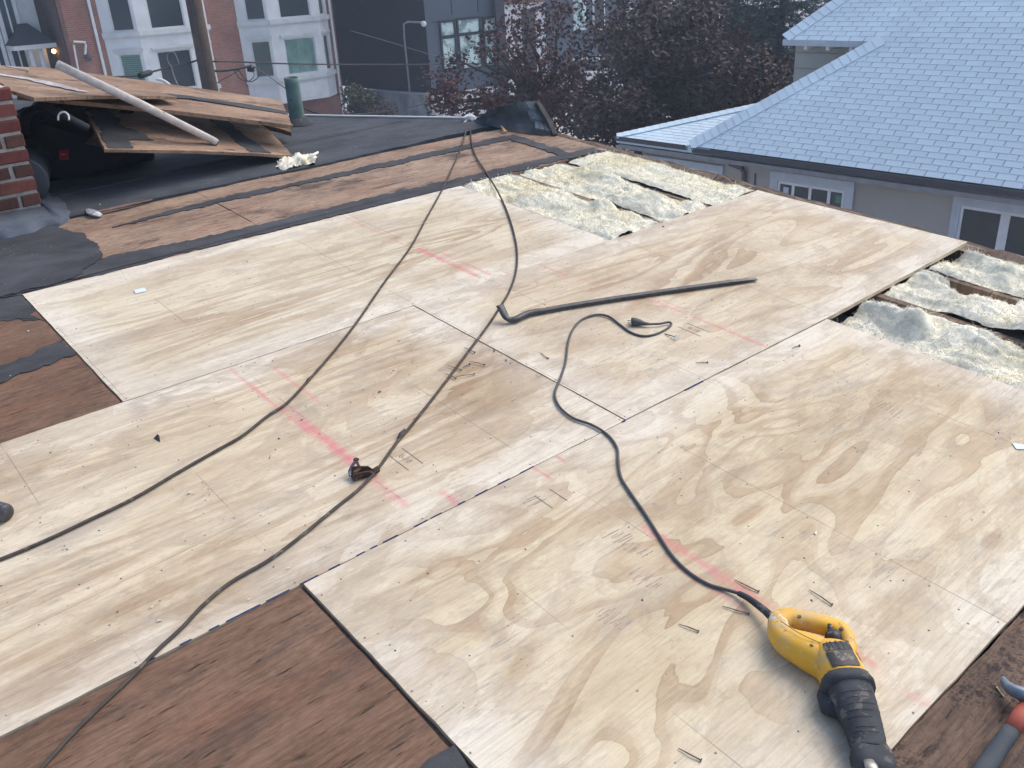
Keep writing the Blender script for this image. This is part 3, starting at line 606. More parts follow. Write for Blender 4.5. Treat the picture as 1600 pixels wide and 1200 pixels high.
part('boot_lug', MB().sweep([H(1300, 1072, .030), H(1296, 1088, .028), H(1300, 1106, .026), H(1318, 1118, .028)], [.02, .027, .026, .012], [.018, .024, .022, .012], 10), M['boot'], t, True)
part('boot_collar', MB().sweep([H(1320, 1066, .047), H(1324, 1075, .047), H(1327, 1082, .047)], [.0535, .0575, .056], [.046, .0500, .049], 18, sq=.8), M['boot'], t, True)
shoe = part('shoe_bracket', MB().sweep([H(1357, 1168, .036), H(1361, 1180, .035), H(1366, 1200, .034), H(1370, 1216, .033)], [.034, .041, .041, .036], [.026, .030, .030, .026], 12, sq=.6), M['boot'], t, True)
part('shoe_plate', MB().sweep([H(1357, 1188, .064), H(1361, 1196, .066), H(1366, 1210, .066)], [.010, .013, .013], [.004, .005, .005], 10), M['oldsteel'], shoe, True)
part('blade', MB().sweep([H(1372, 1220, .030), H(1384, 1262, .026)], .010, .0006, 4), M['steel'], t)
sr = smooth_path([H(1207, 966, .036), H(1196, 955, .030), H(1182, 944, .024), H(1168, 934, .018), H(1154, 927, .014)], 4)
part('strain_relief', MB().sweep(sr, [.0105 - .0035 * i / (len(sr) - 1) for i in range(len(sr))], n=10), M['boot'], t, True)
cp = [H(1154, 927, .012), H(1130, 920, .007), H(1105, 912, .006), H(1075, 893, .0058), H(1050, 868, .0058), H(1030, 838, .0058), H(1008, 803, .0058), H(985, 770, .0058), H(970, 745, .0058), H(966, 720, .0058), H(964, 700, .0058), H(950, 680, .0058), H(925, 664, .0058), H(895, 653, .0058), H(874, 635, .0058), H(867, 615, .0058), H(876, 590, .0058), H(884, 565, .0058), H(887, 540, .0058), H(894, 517, .006), H(908, 500, .007), H(930, 492, .008), H(950, 494, .008), H(966, 505, .007), H(985, 519, .006), H(1005, 525, .006), H(1025, 522, .006), H(1043, 513, .006), H(1049, 506, .008), H(1044, 503.5, .012), H(1030, 506, .013), H(1011, 506.5, .014)]
cord = part('cord', MB().sweep(smooth_path(cp, 6), .0046, n=8), M['cord'], t, True)
part('plug', MB().sweep([H(1014, 506.5, .014), H(1006, 505.5, .015), H(1000, 504, .016), H(994, 503, .017), H(988, 502.5, .017), H(986.5, 502.5, .017)], [.0055, .009, .014, .018, .019, .016], [.0055, .008, .012, .015, .016, .014], 12, sq=.8), M['cord'], cord, True)
mb = MB()
for dy in (-1.6, 1.4, 4.0): mb.sweep([H(987, 502.5 + dy, .017), H(980.5, 502 + dy * .9, .017)], .0022, .0016, 5)
part('plug_pins', mb, M['nailhead'], cord)
mb = MB(); r = random.Random(31)
for k in range(7):                                    # soft creases round the rubber boot
    i = 12 + k * 3 + r.randrange(2); i = min(i, nb - 2); a0 = r.uniform(.15, .4) * PI
    mb.sweep([b0[i], b0[i].lerp(b0[i + 1], .25)], [br(i) + .0022, br(i) + .0016], [br(i) * .88 + .0022, br(i) * .88 + .0016], 9, sq=.82, arc=(a0, a0 + r.uniform(.25, .5) * PI))
part('boot_creases', mb, plain('boot_crease', (.032, .035, .040), .8, .2), t, True, kind='stuff')
part('seam', MB().sweep(smooth_path([low[3] + Vector((0, 0, .0305)), low[nl // 2] + Vector((0, 0, .0405)), low[nl - 6] + Vector((0, 0, .0415))], 5), .0009, .0008, 4), M['panel'], t)
part('seam', MB().sweep([p + Vector((0, 0, .0209)) for p in grip[3:-2]], .0009, .0008, 4), M['panel'], t)
# ================================================================ HAMMERS, BRACKET
M['orange'] = plain('orange_grip', (.38, .085, .055), .6, .35, .15, 20); M['grey_grip'] = plain('grey_rubber_grip', (.055, .068, .082), .7, .3, .2, 20)
M['bluesteel'] = plain('pale_forged_steel', (.22, .265, .32), .4, .5, .35, 40, metal=.35)
t = thing('claw_hammer', 'claw hammer with orange collar and dark grey grip in the bottom right corner', 'hammer', deck(1570, 1140))
hd = [deck(1486, 1280, .012), deck(1510, 1244, .012), deck(1540, 1199, .012), deck(1570, 1155, .013), deck(1583, 1136, .014)]
part('grip', MB().sweep(hd, [.017, .019, .019, .0175, .0165], [.012, .013, .014, .014, .014], 12, sq=.8), M['grey_grip'], t, True)
part('collar', MB().sweep([deck(1580, 1141, .014), deck(1594, 1120, .015), deck(1612, 1096, .017)], [.0172, .0178, .0165], [.0148, .015, .0145], 12, sq=.8), M['orange'], t, True)
hd_ = part('head', MB().sweep(smooth_path([deck(1567, 1063, .018), deck(1572, 1070, .024), deck(1582, 1078, .031), deck(1598, 1084, .034), deck(1620, 1090, .034), deck(1640, 1094, .034)], 4), [.006 + .0006 * i for i in range(21)], [.010 + .0004 * i for i in range(21)], 10, sq=.8), M['bluesteel'], t, True)
part('claw', MB().sweep(smooth_path([deck(1566, 1064, .014), deck(1570, 1071, .016), deck(1580, 1080, .020), deck(1598, 1090, .024)], 4), [.005 + .0006 * i for i in range(13)], [.008] * 13, 8), M['bluesteel'], hd_, True)
M['darksteel'] = plain('dark_hammer_steel', (.075, .078, .088), .5, .5, .45, 45, metal=.3, spot=((.19, .19, .20), 60, .56))
t = thing('sledge_hammer', 'dark steel hammer head poking in from the left on the plywood', 'hammer', deck(-10, 800))
a, b = deck(12, 802, .026), deck(-52, 783, .026)
part('head', MB().sweep([a, a.lerp(b, .06), a.lerp(b, .5), b], [.021, .026, .024, .026], [.021, .026, .024, .026], 14), M['darksteel'], t, True)
m_ = a.lerp(b, .7); part('handle', MB().sweep([m_, m_ + Vector((-.09, .20, -.012)), m_ + Vector((-.18, .42, -.014))], .013, .010, 8), M['joist'], t, True)
t = thing('rusty_bracket', 'small rusty bent metal bracket beneath the cable on the left sheet', 'bracket', deck(565, 740))
def flat(pts, w_, th): return MB().sweep(pts, w_, th, 6, sq=.6)
pa, pb = deck(550, 748, .004), deck(590, 737, .004); dx = (pb - pa).normalized(); dy = Vector((-dx.y, dx.x, 0)); L_ = (pb - pa).length; zz1 = Vector((0, 0, 1))
Q = lambda x, y, z_: pa + dx * (x * L_) + dy * y + zz1 * z_
part('body', MB().hexa([Q(0, -.014, 0), Q(1, -.009, 0), Q(1, .011, 0), Q(0, .016, 0), Q(0, -.014, .003), Q(1, -.009, .004), Q(1, .011, .004), Q(0, .016, .003)]), M['rust'], t)
part('flange', MB().hexa([Q(0, -.014, .003), Q(.82, -.011, .003), Q(.82, -.008, .003), Q(0, -.011, .003), Q(.08, -.016, .026), Q(.62, -.014, .020), Q(.62, -.011, .020), Q(.08, -.013, .026)]), M['rust'], t)
part('flange', MB().hexa([Q(.02, .013, .003), Q(.9, .010, .003), Q(.9, .013, .003), Q(.02, .016, .003), Q(.12, .018, .030), Q(.7, .013, .019), Q(.7, .016, .019), Q(.12, .021, .030)]), M['rust'], t)
part('lip', MB().hexa([Q(.86, -.010, .004), Q(1.04, -.012, .006), Q(1.04, .014, .006), Q(.86, .012, .004), Q(.86, -.010, .007), Q(1.06, -.012, .012), Q(1.06, .014, .012), Q(.86, .012, .007)]), M['rust'], t)
part('arm', flat([deck(547, 744, .012), deck(546, 736, .020), deck(550, 728, .030), deck(556, 720, .040)], .0045, .003), M['steel'], t)
part('arm', flat([deck(556, 718, .040), deck(560, 727, .030), deck(564, 733, .020)], .004, .003), M['rust'], t)
part('tongue', flat([deck(556, 750, .010), deck(554, 738, .026), deck(561, 732, .022)], .007, .002), M['rust'], t)
part('tip', flat([deck(554, 717, .041), deck(559, 719, .041)], .007, .004), M['rust'], t)
# ================================================================ NAILS, SCRAPS, DEBRIS
NM = plain('bent_nail_steel', (.15, .125, .11), .6, .4, .4, 60)
def nail(x0, y0, x1, y1, label, r=.0017, head=.0044):
    a, b = deck(x0, y0, .0036), deck(x1, y1, .0044); t = thing('nail', label, 'nail', (a.x, a.y, .001), group='pulled nails on the new plywood')
    k = a.lerp(b, .55) + Vector((.0, .0, .002)) + Vector((-(b - a).y, (b - a).x, 0)) * random.uniform(-.04, .04)
    part('shank', MB().sweep([a, k, b], [r * .5, r, r], n=6), NM, t, True)
    d = (b - a).normalized(); part('head', MB().sweep([b, b + d * .0016], head, n=8), NM, t)
for q in ((725, 543, 741.7, 550.5, 'nail crossing under the cable, uppermost of the small nail cluster'), (699, 570.7, 720, 578, 'nail under the cable, left side of the nail cluster, upper of two'),
          (695, 583.5, 711.8, 591, 'nail under the cable, left side of the nail cluster, lower of two'), (712.5, 588.7, 741, 584, 'long nail lying level at the bottom of the nail cluster'),
          (733.5, 564.7, 756.8, 570, 'nail on the right side of the nail cluster, pointing right'), (723, 574.5, 733.5, 569, 'shortest nail in the middle of the nail cluster'),
          (1147.7, 905.7, 1185, 924, 'rusty nail on the pink chalk just above the saw cord'), (1264, 921, 1299.6, 944.5, 'nail lying alone upper right of the saw'),
          (1129, 947, 1169.7, 958.7, 'rusty nail just left of the saw handle, nearest to the cord'), (1060, 975, 1091, 986, 'thin nail left of the saw, second nail from the cord'),
          (1060, 1169, 1095, 1187.5, 'dark nail left of the saw boot at the bottom edge'), (844, 551, 856, 560, 'short nail between the cable and the looping cord'),
          (1156, 352, 1178, 355.7, 'thin nail on the sheet by the far insulation'), (1237, 544.7, 1249, 540, 'tiny nail by the seam near the right insulation'), (1087, 566.6, 1105.6, 566, 'short nail below the plug on the wrecking bar sheet')):
    nail(*q)
t = thing('cap_nail', 'roofing nail with a round white plastic cap beside the plug', 'nail', deck(1050, 525))
a, b = deck(1039, 521.5, .004), deck(1057, 527, .012); part('shank', MB().sweep([a, b], .0022, n=6), NM, t, True)
d = (b - a).normalized(); part('cap', MB().sweep([b, b + d * .003], .0125, n=14), M['white'], t)
SPL = plain('wood_splinter', (.70, .58, .40), .8, .2)
a, b = deck(1557, 1073, -.004), deck(1569, 1089, -.004); solo('splinter', MB().sweep([a, b], .0018, n=5), SPL, 'pale wood splinter on the dark board beside the hammer head', 'splinter')
a, b = deck(783, 197, .03), deck(790, 206, .01); solo('wood_chip', MB().sweep([a, b], [.004, .016], .006, 5), plain('fresh_wood', (.55, .36, .16), .8, .2), 'yellow splintered wood chip at the foot of the slate hump', 'wood chip')
mb = MB(); r = random.Random(21); chip = lambda c_, s: mb.add([c_ + Vector((r.gauss(0, s), r.gauss(0, s), 0)) for _ in range(3)] + [c_ + Vector((0, 0, s * .8))], [(0, 1, 3), (1, 2, 3), (2, 0, 3)])
for (x, y, s) in ((773, 549, .0075), (790, 563, .006), (797, 568, .006), (764, 547, .004), (1036, 355.5, .012), (1113, 329, .006), (1112, 338, .004), (1117, 381, .006), (1141, 312, .005), (1107, 345, .003), (247, 682, .012), (424, 714, .008), (620, 655, .004), (1003, 938, .004)):
    chip(deck(x, y, .0015), s)
for k in range(420):
    if r.random() < .45: c_ = Vector((r.uniform(-2.4, -.01), r.uniform(.02, 1.2), .0008))
    elif r.random() < .4: c_ = Vector((r.uniform(0, 2.4) ** 1.0, r.uniform(.02, 1.2), .0018))
    elif r.random() < .5: c_ = Vector((r.uniform(-1.2, 1.19), r.uniform(-1.22, -.02), .001))
    else: c_ = Vector((r.uniform(-1.2, 1.19), r.uniform(1.23, 2.42), .0004))
    chip(c_, abs(r.gauss(0, .0012)) + .0012)
mb2 = MB()
for (x, y, s_) in ((295, 772, .010), (303, 771, .007), (1272, 834, .009), (1266, 838, .006), (560, 690, .004), (990, 600, .004)):
    c_ = deck(x, y, .0018); mb2.add([c_ + Vector((r.gauss(0, s_), r.gauss(0, s_ * .6), 0)) for _ in range(3)] + [c_ + Vector((0, 0, s_ * .5))], [(0, 1, 3), (1, 2, 3), (2, 0, 3)])
for k in range(260):
    c_ = Vector((r.uniform(-2.4, 2.3), r.uniform(-1.2, 2.4), .0022)); 
    if (c_.x > 1.18 and not 0 < c_.y < 1.2) or (c_.x < -1.2 and not 0 < c_.y < 1.2): continue
    s_ = abs(r.gauss(0, .0014)) + .001; mb2.add([c_ + Vector((r.gauss(0, s_ * 2), r.gauss(0, s_), 0)) for _ in range(3)] + [c_ + Vector((0, 0, s_ * .6))], [(0, 1, 3), (1, 2, 3), (2, 0, 3)])
solo('wood_crumbs', mb2, plain('pale_wood_crumb', (.78, .70, .54), .9, .1), None, None, kind='stuff')
solo('felt_debris', mb, M['felt'], None, None, kind='stuff')
mb = MB()
for k in range(40):
    c_ = Vector((r.uniform(-2.2, -1.25), r.uniform(1.3, 2.4), 0)) if k < 16 else Vector((r.uniform(-2.0, -1.23), r.uniform(-1.2, -.03), -.009)) if k < 24 else Vector((r.uniform(-.8, 2), r.uniform(2.5, 3.6), .012))
    chip(c_, abs(r.gauss(0, .0022)) + .0012)
solo('pale_debris', mb, M['white'], None, None, kind='stuff')
# ================================================================ CHIMNEY, BAG, PILE, VENT
def brick_mat(name, c):
    g = G(name, .9, .15); v = g.ob(); n = g.noise(v, 9, 5, .65)
    k = g.mix(1, c, g.ramp(n, [(.3, .62), (.7, 1.25)]), 'MULTIPLY'); k = g.mix(g.ma('MULTIPLY', g.step(g.noise(v, 24, 4, .7), .60, .70), .6), k, (.05, .035, .032))
    g.col(k); g.bump(g.noise(v, 45, 5, .7), .5, .006); return g.m
BM = [brick_mat('red_brick', (.165, .056, .048)), brick_mat('dark_brick', (.10, .050, .042)), brick_mat('orange_brick', (.19, .070, .055)), brick_mat('brown_brick', (.13, .062, .050))]
M['mortar'] = plain('mortar', (.46, .45, .41), .95, .1, .3, 30, bump=.5)
ch = thing('brick_chimney', 'weathered red brick chimney at the left frame edge with thick pale mortar', 'chimney', (-1.16, 3.86, 0))
cx0, cx1, cy0, cy1, ctop = -1.49, -.822, 3.505, 4.17, .665
part('core', MB().box((cx0 + .007, cy0 + .007, -.1), (cx1 - .007, cy1 - .007, ctop - .004)), M['mortar'], ch)
rr = random.Random(4); ch_h = .0775; BL = .195
def one_brick(l, d, h, k):
    mb = MB(); r = random.Random(k); e = .004; j = lambda: r.uniform(-.0022, .0022)
    for (a, s) in ((0, 1), (1, 1)): pass
    rings = [[(-l / 2 + x * e + j(), -d / 2 + y_ + j(), z + j()) for x, y_, z in ()]]
    lo = [(-l / 2 + e, -d / 2, -h / 2 + e), (l / 2 - e, -d / 2, -h / 2 + e), (l / 2 - e, -d / 2, h / 2 - e), (-l / 2 + e, -d / 2, h / 2 - e)]
    mid = [(-l / 2 + j(), -d / 2 + e * 1.4, -h / 2 + j()), (l / 2 + j(), -d / 2 + e * 1.4, -h / 2 + j()), (l / 2 + j(), -d / 2 + e * 1.4, h / 2 + j()), (-l / 2 + j(), -d / 2 + e * 1.4, h / 2 + j())]
    bk = [(x, d / 2, z) for x, _, z in mid]
    return mb.loft([bk, mid, [(x + j(), y_ + j(), z + j()) for x, y_, z in lo]])
bmesh_cache = {}
for row in range(10):
    z = -.045 + row * ch_h + .03
    if z > ctop: break
    off = (row % 2) * (BL + .012) / 2
    for face in (0, 1, 2):
        # 0 front (-v), 1 left (-u), 2 right (+u)
        span0, span1 = ((cx0, cx1) if face == 0 else (cy0 + .02, cy1)); p = span1 - off if face == 0 else span0 + off
        edges = []
        if face == 0:
            q = span1; first = (BL if row % 2 == 0 else BL / 2 - .006)
            while q > span0 + .03: l = min(first, q - span0); edges.append((q - l, q)); q -= l + .017; first = BL
        else:
            q = span0 + (0 if row % 2 else .09)
            while q < span1 - .04: l = min(BL, span1 - q); edges.append((q, q + l)); q += l + .017
        for (a, b) in edges:
            l = round(b - a, 2); mi = rr.choice([0, 0, 1, 1, 2, 3, 3]); vi = rr.randrange(3)
            if face == 0 and row % 2 == 0 and b > cx1 - .01: mi = rr.choice([0, 2])
            key = (l, mi, vi)
            if key not in bmesh_cache:
                me = bpy.data.meshes.new('brick'); mb = one_brick(l, .05, .060, hash(key) % 999); me.from_pydata(mb.v, [], mb.f); me.materials.append(BM[mi]); bmesh_cache[key] = me
            m_ = (a + b) / 2
            loc, rz = ((m_, cy0 + .022, z + .03), 0) if face == 0 else ((cx0 + .022, m_, z + .03), -PI / 2) if face == 1 else ((cx1 - .022, m_, z + .03), PI / 2)
            inst('brick', bmesh_cache[key], ch, loc, rz)
part('cap', MB().sweep([(cx0 - .01, 3.84, ctop + .005), (cx1 - .07, 3.84, ctop + .02), (cx1 - .02, 3.84, ctop - .01)], [.35, .33, .30], [.03, .028, .008], 12, sq=.5), plain('pale_cement_cap', (.50, .54, .50), .9, .1, .25, 14), ch)
mb = MB(); rings = []                                  # mastic cant round the foot
foot = [(-1.6, 3.24), (-1.2, 3.23), (-1.02, 3.235), (-.90, 3.26), (-.78, 3.32), (-.70, 3.42), (-.695, 3.6), (-.70, 4.2)]
for i, (u, v) in enumerate(smooth_path([(a, b, 0) for a, b in foot], 8)[:]) if False else []: pass
fo = smooth_path([(a, b, 0) for a, b in foot], 8); r = random.Random(12)
for p in fo:
    top = Vector((min(max(p.x, cx0), cx1 + .004), max(p.y, cy0 - .004) if p.x > cx1 else cy0 - .004, .055 + .014 * noise.noise(Vector((p.x * 9, p.y * 9, 1)))))
    if p.x > cx1: top.x = cx1 + .004; top.y = max(p.y, cy0)
    o_ = p + Vector((.03 * noise.noise(Vector((p.x * 8, p.y * 8, 4))), .05 * noise.noise(Vector((p.x * 11, p.y * 9, 7))), .003))
    rings.append([o_ + Vector((0, 0, -.012)), o_ + Vector((0, 0, .006)), o_.lerp(top, .5) + Vector((0, 0, -.006 + .010 * noise.noise(Vector((p.x * 7, p.y * 7, 2))))), top, top + Vector((0, .006, -.05))])
part('mastic_cant', MB().loft(rings, False, False), M['cant'], ch, True, label='blue grey mastic sloped round the chimney foot')

# round dark tub behind the chimney
t = thing('bucket', 'dark grey bucket lying on its side between the chimney and the black bag', 'bucket', (-.80, 3.86, .0))
c0, c1 = Vector((-.845, 3.74, .135)), Vector((-.72, 4.05, .135))
PB = plain('dark_grey_plastic', (.060, .068, .085), .5, .4, .25, 8)
part('body', MB().sweep([c0, c0.lerp(c1, .03), c1], [.120, .132, .118], n=24), PB, t, True)
part('rim', MB().sweep([c0.lerp(c1, -.02), c0.lerp(c1, .0), c0.lerp(c1, .07), c0.lerp(c1, .09)], [.128, .139, .139, .130], n=24), PB, t, True)
# black bag under the boards
def lump(cx, cy, cz, ax_, by, cz_, seed, n=26, rows=18, flat=.0, nz=.35):
    rings = []
    for i in range(rows + 1):
        ph = -PI / 2 + PI * i / rows; ring = []
        for j in range(n):
            th = 2 * PI * j / n; d = Vector((math.cos(ph) * math.cos(th), math.cos(ph) * math.sin(th), math.sin(ph)))
            k = 1 + nz * noise.noise(d * 1.6 + Vector((seed, 0, 0))) + .12 * noise.noise(d * 5 + Vector((0, seed, 0)))
            e = Vector((math.copysign(abs(d.x) ** .6, d.x) * ax_, math.copysign(abs(d.y) ** .6, d.y) * by, math.copysign(abs(d.z) ** .6, d.z) * cz_)) * k
            ring.append(Vector((cx, cy, max(cz + e.z, flat))) + Vector((e.x, e.y, 0)))
        rings.append(ring)
    return MB().loft(rings, False)
M['bag'] = plain('black_canvas', (.020, .022, .026), .85, .2, .35, 6, bump=.2)
tb = thing('tool_bag', 'black tool bag with a carry strap and red tag under the stacked boards', 'bag', (-.42, 4.25, .01))
part('body', lump(-.38, 4.32, .20, .40, .26, .22, 3, flat=.012), M['bag'], tb, True)
part('strap', MB().sweep(smooth_path([deck(52, 252, .10), deck(42, 222, .22), deck(37, 195, .36), deck(45, 175, .46), deck(66, 168, .50), deck(92, 176, .49), deck(118, 190, .44), deck(138, 200, .40)], 5), .035, .020, 8), plain('grey_black_webbing', (.026, .029, .036), .85, .2, .3, 9), tb, True)
q = [deck(95, 231, .20), deck(110, 229, .20), deck(110, 243, .17), deck(96, 244, .17)]
rt = part('tag', MB().slab([p + Vector((-.03, -.06, 0)) for p in (q[3], q[2], q[1], q[0])], .006), plain('red_fabric_tag', (.40, .035, .04), .7, .3, .2, 20), tb, label='small red tag')
mb = MB(); a = [p + Vector((-.03, -.06, 0)) for p in (q[3], q[2], q[1], q[0])]; nn = (a[1] - a[0]).cross(a[3] - a[0]).normalized()
for i in range(4):
    f = .25 + i * .13; P = lambda s, w_: a[0] + (a[1] - a[0]) * s + (a[3] - a[0]) * w_ + nn * .001
    mb.slab([P(f, .42), P(f + .07, .42), P(f + .07, .60), P(f, .60)], .0006)
part('tag_print', mb, plain('tag_print_pink', (.62, .30, .30), .7, .2), rt)
mb = MB(); c_ = deck(103, 178, .48) + Vector((-.03, -.05, -.01)); e1 = (DK.transposed() @ (RW.transposed() @ Vector((1, 0, 0)))); e2 = DK.transposed() @ (RW.transposed() @ Vector((0, -1, 0)))
mb.sweep([c_ + e1 * (.029 * math.cos(a_)) + e2 * (.034 * math.sin(a_)) for a_ in [-.3 + i * (PI + .6) / 14 for i in range(15)]], .0050, n=6, up=e1.cross(e2))
part('ring', mb, plain('white_plastic', (.75, .76, .77), .5, .4, .05), tb, True)
part('flap', MB().slab([deck(75, 185, .42), deck(62, 192, .36), deck(118, 210, .30), deck(132, 200, .36)], .012), M['bag'], tb)
# the stack of torn up boards: each lies where its corners are seen, tilted on what is underneath
def sheet3(name, label, p0, p1, p2, th, mat, grp, feltstrips=(), fl_mat='felt', br=None):
    """corners p0 (front left) p1 (front right) p2 (back left), each (x, y, height)"""
    A, B = deck(*p0), deck(*p1); D_ = deck(*p2) if br is None else A + deck(*br) - B; n = (B - A).cross(D_ - A).normalized(); n = n if n.z > 0 else -n
    ex, ey = B - A, D_ - A; rr = random.Random(int(p0[0])); ring = []
    for (a, b) in (((0, 0), (1, 0)), ((1, 0), (1, 1)), ((1, 1), (0, 1)), ((0, 1), (0, 0))):
        for i in range(16):
            f = i / 16; k = (a[0] + (b[0] - a[0]) * f + rr.uniform(-.003, .003), a[1] + (b[1] - a[1]) * f + rr.uniform(-.006, .006)); ring.append(k)
    P = lambda s, t_, h=0: A + ex * s + ey * t_ + n * h + n * (.010 * math.sin(s * 3 + t_) )
    t = thing(name, label, 'plywood', A - n * th, group=grp)
    m_ = len(ring); vs_ = [P(*k) - n * th for k in ring] + [P(*k) for k in ring]
    mb = MB().add(vs_, [tuple(range(m_ - 1, -1, -1)), tuple(range(m_, 2 * m_))] + [(i, (i + 1) % m_, m_ + (i + 1) % m_, m_ + i) for i in range(m_)])
    part('panel', mb, mat, t)
    for (pts, nm, lb) in feltstrips:
        rg_ = ragged(pts, .010, .03, rr); k = len(rg_)
        mb = MB().add([P(*q, .0005) for q in rg_] + [P(*q, .004) for q in rg_], [tuple(range(k, 2 * k))] + [(i, (i + 1) % k, k + (i + 1) % k, k + i) for i in range(k)])
        part(nm, mb, M[fl_mat] if nm == 'felt_strip' else M['streak'], t, label=lb)
    return P
M['streak'] = plain('worn_white_paint', (.47, .46, .48), .9, .15, .4, 9, spot=((.28, .20, .15), 30, .56))
GP = 'torn up boards stacked by the chimney'
P1 = sheet3('scrap_board', 'lowest board of the stack, its near edge on the black roof, two dark felt bands', (164, 233, .285), (458, 243.5, .03), (130, 170, .385), .018, M['old_d'], GP,
    [([(.02, .02), (.02, .98), (.12, .98), (.15, .75), (.12, .6), (.20, .45), (.26, .22), (.13, .2), (.13, .02)], 'felt_strip', None), ([(.74, .02), (.66, .97), (.77, .97), (.80, .5), (.87, .02)], 'felt_strip', None)])
P2 = sheet3('scrap_board', 'wide board lying across the middle of the stack below the white pole', (28, 149, .565), (457, 196, .20), None, .024, M['old_d'], GP, br=(440, 155, .245), feltstrips=
   
    [([(.38, .42), (.6, .50), (.999, .40), (.999, .52), (.8, .60), (.55, .60), (.38, .50)], 'felt_strip', None)])
P3 = sheet3('scrap_board', 'topmost board of the stack with two white paint streaks', (55, 153, .605), (276, 151.5, .435), None, .018, M['old_d'], GP, br=(112, 107, .52), feltstrips=
   
    [([(.02, .95), (.2, .75), (.40, .42), (.42, .10), (.36, .12), (.30, .45), (.1, .8), (.0, .97)], 'paint_streak', 'white paint streak'), ([(.50, .98), (.62, .7), (.78, .35), (.80, .30), (.75, .35), (.6, .72), (.49, .96)], 'paint_streak', 'white paint streak')])
sheet3('scrap_board', 'short scrap sticking out under the left end of the lowest board', (116, 222, .20), (165, 228, .20), (136, 190, .30), .02, M['old_d'], GP)
sheet3('scrap_board', 'narrow plank edge lying in the dark below the lowest board', (129, 250, .05), (182, 243, .05), (127, 243, .06), .03, M['joist'], GP)
sheet3('scrap_board', 'dark board slanting under the right end of the stack', (392, 193, .12), (455, 207, .09), None, .03, M['old_a'], GP, br=(448, 190, .12))
a, b = deck(338, 222, .18), deck(90, 101, .73); d = (b - a)
t = thing('wooden_pole', 'long whitewashed pole lying across the stacked boards', 'pole', a)
part('shaft', MB().sweep([a, a + d * .01, a + d * .5 + Vector((0, 0, .006)), b], [.019, .022, .024, .024], n=10, sq=.7), plain('whitewashed_wood', (.56, .52, .49), .85, .2, .25, 18, spot=((.20, .17, .15), 22, .64)), t, True)
part('end_cap', MB().sweep([a - d * .004, a + d * .004], .0205, n=10, sq=.7), M['steel'], t)
# vent pipe
a = deck(466, 195, .0); t = thing('vent_pipe', 'green grey vent stack rising from the black roof beside the board stack', 'vent pipe', a)
M['vent'] = plain('verdigris_paint', (.125, .195, .180), .85, .3, .3, 10, spot=((.045, .06, .06), 17, .60))
tp = a + DK.transposed() @ Vector((0, 0, .365)); 
for _ in range(40):
    x, y = pxof(DK @ tp)
    tp += (tp - a).normalized() * ((y - 121) * .002)
rings = []
for f, rd in ((0, .056), (.9, .053), (1, .0535), (1, .046), (.3, .044)):
    rings.append([a.lerp(tp, f) + Vector((rd * math.cos(i * PI / 10), rd * math.sin(i * PI / 10), 0)) for i in range(20)])
part('pipe', MB().loft(rings, False), M['vent'], t, True)
part('flashing', MB().sweep([a + Vector((0, 0, .005)), a + Vector((0, 0, .02)), a + Vector((0, 0, .06))], [.13, .10, .064], n=20, up=(0, 1, 0)), M['mastic'], t, True)
# torn tuft of insulation at the board corner
c0 = deck(463, 252, .02); vs_ = []; n_ = 26
for j in range(n_ + 1):
    for i in range(n_ + 1):
        s, q = i / n_ - .5, j / n_ - .5; h = noise.noise(Vector((s * 5, q * 5, 3)))
        vs_.append(c0 + Vector((s * .30 * (1 - .55 * abs(q)) + .08 * q, q * .20 * (1 + .5 * h), -.012 + .065 * max(0, .55 - s * s * 1.4 - q * q * 1.4 + .55 * h) + .02 * noise.noise(Vector((s * 16, q * 16, 1))))))
t = thing('insulation_tuft', 'torn white wool tuft on the black roof at the stack corner', 'insulation', c0 - Vector((0, 0, .02)))
part('wool', MB().add(vs_, [(j * (n_ + 1) + i, j * (n_ + 1) + i + 1, (j + 1) * (n_ + 1) + i + 1, (j + 1) * (n_ + 1) + i) for j in range(n_) for i in range(n_)]), M['wool'], t, True)
mb = MB(); mb.sweep(smooth_path([deck(478, 250, .03), deck(488, 243, .055), deck(497, 238, .06)], 3), [.02, .018, .016, .014, .012, .010, .004], .008, 7)
part('wisp', mb, M['wool'], t, True)
t = thing('flashing_scrap', 'crumpled pale metal scrap with a long rusty tail at the edge of the black roof', 'scrap metal', deck(150, 333))
part('blade', MB().sweep([deck(137, 327, .012), deck(143, 331, .018), deck(150, 334, .016), deck(158, 337, .006)], [.012, .03, .028, .018], [.004, .010, .010, .004], 7), plain('pale_zinc', (.45, .47, .50), .5, .4, .35, 30, metal=.3), t)
part('tail', MB().sweep([deck(150, 331, .014), deck(170, 327, .016), deck(200, 320, .016), deck(238, 312, .012)], [.012, .016, .018, .008], [.004, .005, .005, .003], 7), plain('rusty_red_strip', (.19, .12, .11), .8, .3, .4, 20), t)
